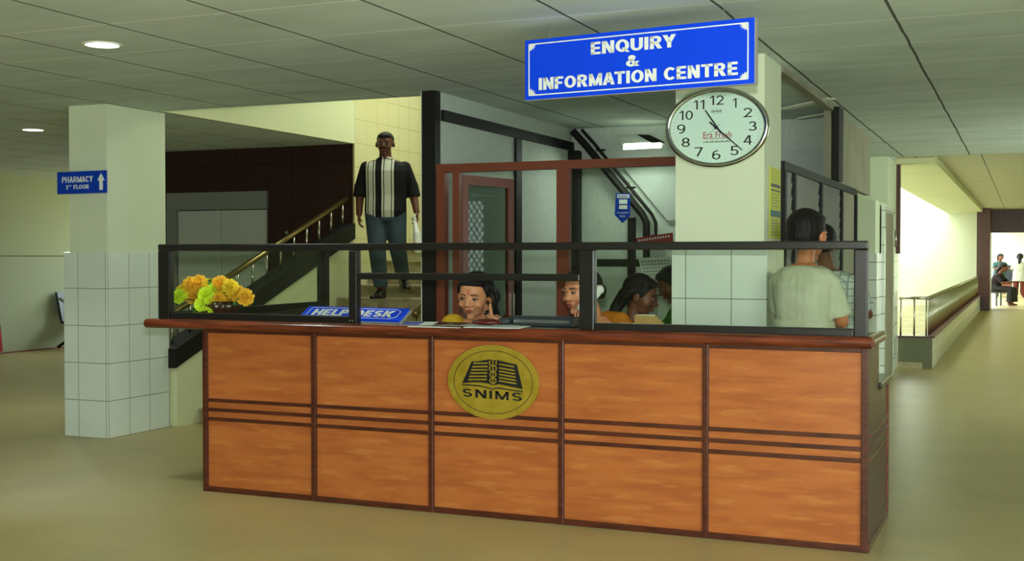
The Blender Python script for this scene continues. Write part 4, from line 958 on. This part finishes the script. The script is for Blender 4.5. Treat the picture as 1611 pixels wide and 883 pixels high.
def hand(S, wr, fdir, palm, curl=0.5, side=1, s=1.0, spread=0.15, curls=None):
    """wr wrist point, fdir fingers direction, palm = palm normal, side: thumb side sign along fdir x palm"""
    f = Vector(fdir).normalized(); n = Vector(palm); n = (n-f*n.dot(f)).normalized(); t = f.cross(n).normalized()*side
    wr = Vector(wr)
    for k in (-0.028, -0.010, 0.010, 0.028): S.cap(wr+f*0.012*s+t*k*0.55*s, 0.014*s, wr+f*0.080*s+t*k*s, 0.0115*s, 10)
    lens = [0.070, 0.080, 0.074, 0.058]
    for i, k in enumerate((0.030, 0.010, -0.010, -0.028)):
        cl = curls[i] if curls else curl*(1+0.12*i); d = (f+t*(spread*(1.5-i)/1.5*0.6)).normalized(); p = wr+f*0.084*s+t*k*s; ang = 0.25*cl
        r = 0.0088*s
        for j, fr in enumerate((0.45, 0.32, 0.23)):
            ang_ = ang; dd = (d*math.cos(ang_)+n*math.sin(ang_)).normalized(); q = p+dd*lens[i]*fr*s
            S.cap(p, r, q, r*0.92, 8); p = q; r *= 0.92; ang += cl*0.9
    p = wr+f*0.028*s+t*0.028*s; d = (f*0.62+t*0.75+n*0.25).normalized(); q = p+d*0.040*s; S.cap(p, 0.0125*s, q, 0.0105*s, 8)
    d2 = (f*0.85+t*0.35+n*0.4*(0.5+curl)).normalized(); q2 = q+d2*0.030*s; S.cap(q, 0.0105*s, q2, 0.0095*s, 8); S.cap(q2, 0.0095*s, q2+(d2+n*0.3).normalized()*0.022*s, 0.008*s, 8)

def torso_rows(base, top, sh=0.19, ch=0.15, wa=0.125, hip=0.155, d=1.0, lean=None):
    """rows from pelvis to neck base along a line from base to top"""
    base = Vector(base); top = Vector(top); rows = []
    for u, rx, ry_ in ((0.0, hip*0.9, 0.10), (0.12, hip, 0.115), (0.38, wa, 0.095), (0.62, ch, 0.112), (0.80, ch*1.08, 0.115), (0.89, sh*0.88, 0.092), (0.95, sh*0.66, 0.075), (0.98, sh*0.42, 0.062), (1.0, 0.065, 0.055)):
        rows.append((base.lerp(top, u), rx, ry_*d))
    return rows

# ---------- man coming down the stairs (faces the camera)
SC = 1.2
px = thing('person', 'person in black shirt with white stripes and jeans descending the stairs, holding a white bag', 'person', (-6.16, 11.02, 1.0312), 0.40, None, (SC, SC, 1))
S = Sculpt(); X = HX((0, -0.03, 1.60), -0.05, 0.08)
head(S, X); S.cap((0, 0.0, 1.42), 0.058, (0, -0.015, 1.54), 0.052)
S.loft(torso_rows((0, 0, 0.88), (0, 0, 1.46), 0.20, 0.155, 0.14, 0.155))
armR = [(-0.165, 0.0, 1.375), (-0.225, 0.02, 1.12), (-0.225, -0.05, 0.88)]   # his right: image left
armL = [(0.165, 0.0, 1.375), (0.235, 0.03, 1.12), (0.275, -0.06, 0.90)]
for a_ in (armR, armL): S.chain(a_, [0.052, 0.042, 0.028])
hand(S, armR[2], (0.02, -0.12, -1), (1, 0, 0), 0.5, 1); hand(S, armL[2], (0.08, -0.1, -1), (-1, 0, 0), 0.9, -1)
legR = [(-0.085, 0, 0.90), (-0.06, -0.12, 0.50), (-0.03, -0.10, 0.09)]      # standing on lower step (front)
legL = [(0.085, 0, 0.90), (0.11, -0.05, 0.52), (0.13, 0.22, 0.22)]
for a_ in (legR, legL): S.chain(a_, [0.082, 0.056, 0.04])
S.build('body', 'skin_deep', px, 0.006); face_bits(px, X, mous=True)
S = Sculpt(); S.X = X; S.ball((0, 0.026, 0.052), (0.077, 0.092, 0.086), seg=28); S.ball((0, -0.025, 0.088), (0.060, 0.058, 0.038)); S.build('hair', 'hair_black', px, 0.006)
S = Sculpt(); S.loft([(Vector(c), rx+0.022, ry_+0.022) for c, rx, ry_ in torso_rows((0, 0, 0.84), (0, 0, 1.445), 0.20, 0.165, 0.158, 0.162)])
S.chain([armR[0], (-0.215, 0.018, 1.17)], [0.056, 0.058], r1=False); S.chain([armL[0], (0.226, 0.028, 1.17)], [0.056, 0.058], r1=False)
S.chain([(0.226, 0.028, 1.18), (0.246, 0.012, 1.06)], [0.058, 0.060], r1=False); S.chain([(-0.215, 0.018, 1.18), (-0.226, 0.0, 1.06)], [0.058, 0.060], r1=False)
for sx in (-1, 1): S.ball((sx*0.045, -0.055, 1.452), (0.04, 0.03, 0.016), Matrix.Rotation(sx*0.6, 4, 'Y'))
S.build('shirt', 'striped_shirt', px, 0.007, 3)
S = Sculpt(); S.loft([((0, 0, 0.80), 0.165, 0.115), ((0, 0, 0.90), 0.165, 0.118), ((0, 0, 0.97), 0.15, 0.105)])
for a_ in (legR, legL):
    e = Vector(a_[1]).lerp(Vector(a_[2]), 0.93); S.chain([a_[0], a_[1], e], [0.100, 0.076, 0.062], r1=False)
S.build('jeans', 'jeans', px, 0.008, 4)
for a_, yaw in ((legR, -0.35), (legL, 0.3)):
    S = Sculpt(); S.X = Matrix.Translation(Vector(a_[2])+Vector((0, 0, -0.09))) @ Matrix.Rotation(yaw, 4, 'Z') @ (Matrix.Rotation(0.25, 4, 'X') if a_ is legL else Matrix.Identity(4))
    S.loft([((0, -0.06, 0.0), 0.042, 0.125), ((0, -0.06, 0.03), 0.044, 0.128), ((0, -0.03, 0.055), 0.038, 0.095), ((0, 0.01, 0.09), 0.038, 0.05), ((0, 0.01, 0.105), 0.036, 0.044)]); S.build('shoe', 'shoe', px, 0.006, 2)
bagp = Vector((-5.785, 10.96, 1.83))
t = thing('plastic_bag', 'white plastic bag carried by the man on the stairs', 'bag', bagp, 0.40)
S = Sculpt(); S.X = Matrix.Identity(4); S.loft([((0.03, 0, -0.33), 0.03, 0.09), ((0.03, 0, -0.28), 0.045, 0.12), ((0.02, 0, -0.12), 0.035, 0.09), ((0.0, 0, 0.0), 0.018, 0.03), ((0, 0, 0.03), 0.022, 0.035)]); S.build('sack', 'white_ink', t, 0.006, 2)
S = Sculpt(); S.chain([(0, -0.02, 0.02), (0, 0, 0.07), (0, 0.02, 0.02)], [0.008, 0.008, 0.008], 8); S.build('handle', 'white_ink', t, 0.003, 1)

# ---------- women behind the counter
def seated_lower(S, k=1.0):
    for sx in (-1, 1): S.chain([(sx*0.09, 0.0, 0.50), (sx*0.10, -0.36*k, 0.48), (sx*0.10, -0.36*k+0.02, 0.08)], [0.085, 0.06, 0.04]); S.cap((sx*0.10, -0.36*k+0.02, 0.05), 0.035, (sx*0.10, -0.36*k-0.09, 0.035), 0.028)
def skirt(S, k=1.0):
    S.loft([((0, 0.02, 0.40), 0.20, 0.14), ((0, 0.02, 0.52), 0.19, 0.14), ((0, 0.02, 0.60), 0.16, 0.12)])
    for sx in (-1, 1): S.chain([(sx*0.09, 0.0, 0.50), (sx*0.10, -0.38*k, 0.48), (sx*0.11, -0.38*k, 0.12)], [0.105, 0.085, 0.10], r1=False)
def stool(x, y_, rz, h, lab):
    t = thing('office_stool', lab, 'stool', (x, y_, 0), rz)
    for nm, mb, mt_ in (('seat', MB().lathe([(0.16, h-0.07), (0.21, h-0.06), (0.22, h-0.02), (0.19, h), (0.001, h)], (0, 0, 0), 28), 'black'), ('pole', MB().tube([(0, 0, 0.06), (0, 0, h-0.06)], 0.025), 'steel')):
        me = mb.mesh(nm); me.transform(WM[t]); link(nm, me, mt_, t, 'auto')
    for k in range(5):
        a = k*2*PI/5; me = MB().tube([(0, 0, 0.08), (0.24*math.cos(a), 0.24*math.sin(a), 0.03)], 0.02, 8).mesh('leg'); me.transform(WM[t]); link('leg', me, 'black', t)

# W1: in yellow, smiling, looking down, hand near the mouth, handset at her left ear
W1z = -0.075
px = thing('person', 'smiling person in yellow sari with red forehead mark, handset to ear, behind the papers', 'person', (-3.185, 6.98, 0), 0.22, None, (1.2, 1.1, 1))
def lp_(x, y_, Y, r=None): return WM[px].inverted() @ pix(x, y_, Y)
S = Sculpt(); X = HX((-0.030, -0.095, 1.208), -0.16, 0.24, 0.06, 1.18)
head(S, X, True); S.cap((0.01, 0.0, 1.04), 0.050, (-0.015, -0.045, 1.15), 0.047)
S.loft(torso_rows((0, 0.02, 0.46), (0.01, 0.0, 1.095), 0.175, 0.135, 0.115, 0.155)); seated_lower(S)
aL = [(0.16, 0.0, 1.01), (0.245, -0.12, 0.86), lp_(792, 513, 6.68)]; aR = [(-0.165, -0.01, 1.03), (-0.22, -0.03, 0.76), (-0.12, -0.22, 0.83)]
S.chain(aL, [0.045, 0.036, 0.025]); S.chain(aR, [0.045, 0.036, 0.025])
hand(S, aL[2], (-0.85, -0.05, 0.48), (-0.1, 0.9, -0.25), 0.5, 1, 0.86, 0.5, [0.5, 0.6, 0.75, 0.9]); S.chain([lp_(774, 499, 6.66), lp_(772, 489, 6.65), lp_(771, 479, 6.66)], [0.0105, 0.0095, 0.008], 8); hand(S, aR[2], (0.7, -0.5, 0.0), (0, 0, -1), 0.3, -1, 0.9)
S.build('body', 'skin_light', px, 0.0045, 3); face_bits(px, X, bindi=True)
S = Sculpt(); S.X = X; S.ball((0, 0.030, 0.045), (0.080, 0.094, 0.092), seg=28); S.ball((0, -0.010, 0.092), (0.066, 0.060, 0.034)); S.ball((0.030, 0.10, -0.02), (0.055, 0.05, 0.06))
for sx in (-1, 1): S.chain([(sx*0.064, -0.005, 0.06), (sx*0.072, 0.03, 0.0), (sx*0.05, 0.07, -0.05)], [0.022, 0.024, 0.03])
S.X = Matrix.Identity(4); S.chain([(0.03, 0.06, 1.12), (0.05, 0.11, 1.0), (0.05, 0.12, 0.8)], [0.04, 0.035, 0.025]); S.build('hair', 'hair_black', px, 0.006)
S = Sculpt(); S.loft([(Vector(c), rx+0.014, ry_+0.014) for c, rx, ry_ in torso_rows((0, 0.02, 0.46), (0.01, 0.0, 1.062), 0.175, 0.135, 0.115, 0.155)][:-1])
S.chain([aR[0], Vector(aR[0]).lerp(Vector(aR[1]), 0.55)], [0.070, 0.062], r1=False); S.chain([aL[0], Vector(aL[0]).lerp(Vector(aL[1]), 0.55)], [0.060, 0.054], r1=False)
S.build('blouse', 'yellow_silk', px, 0.006, 3)
S = Sculpt(); skirt(S); S.build('sari', 'yellow_silk', px, 0.009, 4)
S = Sculpt(); S.chain([(0.13, -0.03, 1.06), (0.19, 0.0, 1.01), (0.21, 0.02, 0.88)], [0.035, 0.05, 0.05]); S.build('sari_end', 'maroon_cloth', px, 0.006, 3)
t = thing('telephone_handset', 'black telephone handset held to the ear of the smiling person in yellow', 'telephone', pix(780, 484, 6.86), 0)
hp_ = [WM[t].inverted() @ v for v in (pix(768, 494, 6.74), pix(777, 487, 6.77), pix(780, 474, 6.82), pix(775, 463, 6.86))]
S = Sculpt(); S.chain(hp_, [0.024, 0.018, 0.018, 0.024], 12); S.ball(hp_[0], 0.026); S.ball(hp_[3], 0.030); S.build('handle', 'handset', t, 0.004, 2)
stool(-3.16, 6.98+0.03, 0, 0.415, 'black round stool under the smiling person in yellow')

# W2
px = thing('person', 'serious person in dark and orange sari with white handset, looking left behind the counter', 'person', (-2.45, 7.0, 0), -0.05, None, (1.2, 1.1, 1))
S = Sculpt(); X = HX((-0.048, -0.06, 1.240), -0.34, 0.12, -0.02, 1.13)
head(S, X, True); S.cap((0.01, 0.0, 1.06), 0.048, (-0.015, -0.02, 1.18), 0.045)
S.loft(torso_rows((0.03, 0.02, 0.46), (0.02, 0.0, 1.10), 0.175, 0.135, 0.115, 0.155)); seated_lower(S)
aL = [(0.16, 0.0, 0.98), (0.24, -0.06, 0.80), (0.27, -0.30, 0.86)]; aR = [(-0.14, 0.0, 0.97), (-0.06, -0.18, 0.84), lp_(911, 524, 6.72)]
S.chain(aL, [0.045, 0.036, 0.025]); S.chain(aR, [0.045, 0.036, 0.027])
hand(S, aR[2], (-0.05, 0.1, 1), (0.35, 0.9, 0), 0.35, 1, 0.84, 0.3); hand(S, aL[2], (0.3, -0.8, -0.1), (0, 0, -1), 0.3, 1, 0.9)
S.build('body', 'skin_light', px, 0.0045, 3); face_bits(px, X, bindi=False)
S = Sculpt(); S.X = X; S.ball((0, 0.030, 0.048), (0.080, 0.096, 0.092), seg=28); S.ball((0, -0.008, 0.092), (0.066, 0.060, 0.034)); S.ball((0.0, 0.115, 0.0), (0.05, 0.042, 0.05))
for sx in (-1, 1): S.chain([(sx*0.064, -0.005, 0.065), (sx*0.070, 0.04, 0.02), (sx*0.05, 0.08, -0.02)], [0.022, 0.022, 0.026])
S.build('hair', 'hair_black', px, 0.006)
S = Sculpt(); S.loft([(Vector(c), rx+0.016, ry_+0.016) for c, rx, ry_ in torso_rows((0.03, 0.02, 0.46), (0.02, 0.0, 1.065), 0.175, 0.135, 0.115, 0.155)][:-1])
S.chain([aL[0], Vector(aL[0]).lerp(Vector(aL[1]), 0.6)], [0.062, 0.056], r1=False); S.chain([aR[0], Vector(aR[0]).lerp(Vector(aR[1]), 0.5)], [0.060, 0.054], r1=False); S.build('blouse', 'brown_silk', px, 0.006, 3)
S = Sculpt(); skirt(S); S.build('sari', 'brown_silk', px, 0.009, 4)
S = Sculpt(); S.chain([(0.07, 0.02, 1.10), (0.15, -0.01, 1.08), (0.20, -0.03, 1.00), (0.21, -0.06, 0.84)], [0.035, 0.05, 0.06, 0.05]); S.build('sari_end', 'orange_silk', px, 0.006, 3)
t = thing('telephone_handset', 'white telephone handset held by the serious person at the centre post', 'telephone', pix(913, 486, 6.82), 0)
hp_ = [WM[t].inverted() @ v for v in (pix(915, 484, 6.80), pix(926, 476, 6.82), pix(938, 466, 6.86), pix(943, 456, 6.90))]
S = Sculpt(); S.chain(hp_, [0.026, 0.018, 0.018, 0.024], 12); S.ball(hp_[0], 0.028); S.ball(hp_[3], 0.03); S.build('handle', 'handset_white', t, 0.004, 2)
stool(-2.45, 7.03, 0, 0.415, 'black round stool under the serious person by the centre post')

# W3 dark profile facing right, W4 in green, behind counter near the clock pillar
def bust_person(name_label, loc, yaw, headz, skin, top, hairk, scale=(1.2, 1.1, 1), lean=0.0, hp=(0.1, 0.0), bun=True, sit=True, longhair=True, armpose=None, hoff=0.0, pants='dark_trousers', hs_=1.06, vox=0.006, sl=0.056, hx=0.0, lk=1.0):
    p_ = thing('person', name_label, 'person', loc, yaw, None, scale)
    dz = headz-1.205
    S = Sculpt(); X = HX((hx, -0.06-lean, 1.205+dz), hoff, hp[0], hp[1], hs_)
    head(S, X, longhair); S.cap((0, -lean*0.7, 1.01+dz), 0.048, (hx*0.8, -0.03-lean*0.95, 1.14+dz), 0.046)
    bz = 0.46 if sit else 0.86+ (dz-0.395)
    rows = torso_rows((0, 0.02, bz), (0, -lean*0.75, 1.05+dz), 0.165, 0.14, 0.12, 0.155)
    S.loft(rows)
    if sit: seated_lower(S, lk)
    else:
        for sx in (-1, 1): S.chain([(sx*0.085, 0.02, bz+0.02), (sx*0.09, 0.0, 0.48), (sx*0.10, 0.02, 0.09)], [0.085, 0.056, 0.04]); S.cap((sx*0.10, 0.02, 0.045), 0.04, (sx*0.11, -0.13, 0.035), 0.03)
    arms = armpose or ([(0.15, -lean*0.6, 0.965+dz), (0.205, -0.10-lean, 0.76+dz), (0.12, -0.30-lean, 0.80+dz)], [(-0.15, -lean*0.6, 0.965+dz), (-0.205, -0.10-lean, 0.76+dz), (-0.12, -0.30-lean, 0.80+dz)])
    for i, a_ in enumerate(arms):
        S.chain(a_, [0.046, 0.037, 0.026]); f = (Vector(a_[2])-Vector(a_[1])).normalized(); hand(S, a_[2], f, (0, 0, -1) if abs(f.z) < 0.8 else (0, -1, 0), 0.5, 1 if i else -1, 0.95)
    S.build('body', skin, p_, vox, 3); face_bits(p_, X)
    S = Sculpt(); S.X = X; S.ball((0, 0.028, 0.048), (0.081, 0.096, 0.092), seg=28); S.ball((0, -0.012, 0.090), (0.066, 0.062, 0.036))
    if longhair:
        for sx in (-1, 1): S.chain([(sx*0.064, 0.0, 0.065), (sx*0.068, 0.05, 0.02), (sx*0.04, 0.09, -0.04)], [0.022, 0.024, 0.03])
        S.chain([(0, 0.09, -0.01), (0, 0.12, -0.10), (0, 0.13, -0.22)], [0.05, 0.04, 0.03])
    else:
        S.ball((0, 0.045, 0.01), (0.074, 0.075, 0.075)); S.ball((0.02, -0.04, 0.105), (0.055, 0.05, 0.028))
    S.build('hair', 'hair_black', p_, vox)
    S = Sculpt(); S.loft([(Vector(c), rx+0.017, ry_+0.017) for c, rx, ry_ in rows][:-1])
    if not sit: S.loft([((0, 0.02, bz-0.10), 0.185, 0.135), ((0, 0.02, bz+0.05), 0.178, 0.135), ((0, 0.01, bz+0.25), 0.16, 0.125)])
    for a_ in arms: S.chain([a_[0], Vector(a_[0]).lerp(Vector(a_[1]), 0.85)], [sl, sl+0.004], r1=False)
    S.ball((0, -lean*0.78, 1.035+dz), (0.075, 0.065, 0.018)); S.build('shirt', top, p_, 0.007, 3)
    S = Sculpt()
    if sit: skirt(S, lk)
    else:
        S.loft([((0, 0.02, bz-0.06), 0.165, 0.115), ((0, 0.02, bz+0.05), 0.165, 0.115)])
        for sx in (-1, 1): S.chain([(sx*0.085, 0.02, bz), (sx*0.09, 0.0, 0.48), (sx*0.10, 0.02, 0.08)], [0.10, 0.076, 0.066], r1=False)
    S.build('trousers' if not sit else 'skirt', pants, p_, 0.009, 4)
    return p_
bust_person('person in dark clothes in profile facing right, left of the clock pillar', (-2.41, 7.52, 0), 1.60, 1.20, 'skin_brown', 'dark_cloth', 1, lean=0.04, hp=(0.3, 0.0), hs_=1.1, scale=(1.1, 1.05, 1), lk=0.5, armpose=([(0.15, -0.02, 0.96), (0.20, -0.06, 0.74), (0.12, -0.20, 0.66)], [(-0.15, -0.02, 0.96), (-0.20, -0.06, 0.74), (-0.12, -0.20, 0.66)]))
stool(-2.41, 7.52, 0, 0.415, 'black round stool under the person in dark clothes facing right')
bust_person('person in green leaning over, half hidden by the clock pillar', (-2.27, 8.75, 0), -0.9, 1.25, 'skin_brown', 'green_cloth', 1, lean=0.10, hp=(0.5, 0.0), pants='green_cloth')
stool(-2.27, 8.75, 0, 0.415, 'black round stool under the person in green')
t = thing('ledger_book', 'tan ledger standing propped on the desk between the serious person and the clock pillar', 'book', (-2.15, 6.9, 0.8))
q = [pix(998, 496, 6.9), pix(1030, 497, 6.9), pix(1043, 510, 6.9), pix(1043, 545, 6.9), pix(998, 545, 6.9)]
obj('cover', MB().prism([(v.x, v.y, max(v.z, 0.803)) for v in q][::-1], (0, 0, 0), (0, 0.03, 0)), 'tan_cloth', t)
obj('page_block', MB().box(q[0].x+0.01, q[1].x, 6.905, 6.925, 0.81, q[0].z+0.004), 'paper', t)

# man with pale shirt seen from behind, leaning at the grille, and man in check shirt beyond
bust_person('person in pale green shirt seen from behind, arm resting right of the clock pillar', (-1.19, 7.14, 0), math.radians(172), 1.58, 'skin_mid', 'pale_shirt', 1, scale=(1.12, 1.1, 1), sit=False, longhair=False, hp=(0.12, 0), hoff=-0.22, hs_=1.22, sl=0.06,
    armpose=([(-0.135, 0.0, 1.305), (-0.185, -0.05, 1.09), (-0.12, -0.20, 1.05)], [(0.135, 0, 1.305), (0.15, -0.08, 1.11), (0.06, -0.20, 1.10)]))
bust_person('person in check shirt standing beyond the one in pale green shirt', (-1.17, 7.95, 0), math.radians(172), 1.54, 'skin_brown', 'check_shirt', 1, scale=(1.08, 1.0, 1), sit=False, longhair=False, hp=(0.2, 0), hoff=0.1, hs_=1.0, hx=0.05)
# far corridor people
bust_person('distant person in teal with long dark hair standing by the far rail', (-0.90, 50, 0), 0.5, 1.42, 'skin_brown', 'teal_cloth', 1, sit=False, scale=(1.35, 1.3, 1), pants='teal_cloth', vox=0.012)
bust_person('distant person in white top and red brown trousers walking away at the right edge', (-0.17, 46, 0), 3.0, 1.42, 'skin_brown', 'white_cloth', 1, sit=False, scale=(1.3, 1.3, 1), pants='maroon_cloth', vox=0.012)
bust_person('distant seated person in dark clothes beside the corridor column', (-0.80, 38.3, 0), 1.3, 1.12, 'skin_brown', 'dark_cloth', 1, scale=(1.25, 1.25, 1), lean=0.12, vox=0.012)
t = thing('corridor_chair', 'dark chair under the distant seated person beside the corridor column', 'chair', (-0.86, 38.3, 0), 1.3)
for nm, mb in (('seat', MB().box(-0.25, 0.25, -0.2, 0.25, 0.37, 0.41)), ('backrest', MB().box(-0.25, 0.25, 0.22, 0.26, 0.41, 0.85)), ('leg', MB().box(-0.23, -0.19, -0.18, -0.14, 0, 0.37)), ('leg', MB().box(0.19, 0.23, -0.18, -0.14, 0, 0.37)), ('leg', MB().box(-0.23, -0.19, 0.18, 0.22, 0, 0.37)), ('leg', MB().box(0.19, 0.23, 0.18, 0.22, 0, 0.37))):
    me = mb.mesh(nm); me.transform(WM[t]); link(nm, me, 'slate', t)
# seated person at the left edge
p_ = bust_person('person in red with green trim seated against the left wall at the picture edge', (-13.80, 12.48, 0), PI/2, 1.2, 'skin_brown', 'red_cloth', 1, scale=(1.2, 1.2, 1), pants='red_cloth')
S = Sculpt(); S.X = Matrix.Identity(4)
for sx in (-1, 1): S.chain([(sx*0.10, -0.36, 0.52), (sx*0.10, -0.42, 0.45)], [0.07, 0.06])
S.build('sash', 'green_trim', p_, 0.008, 2)
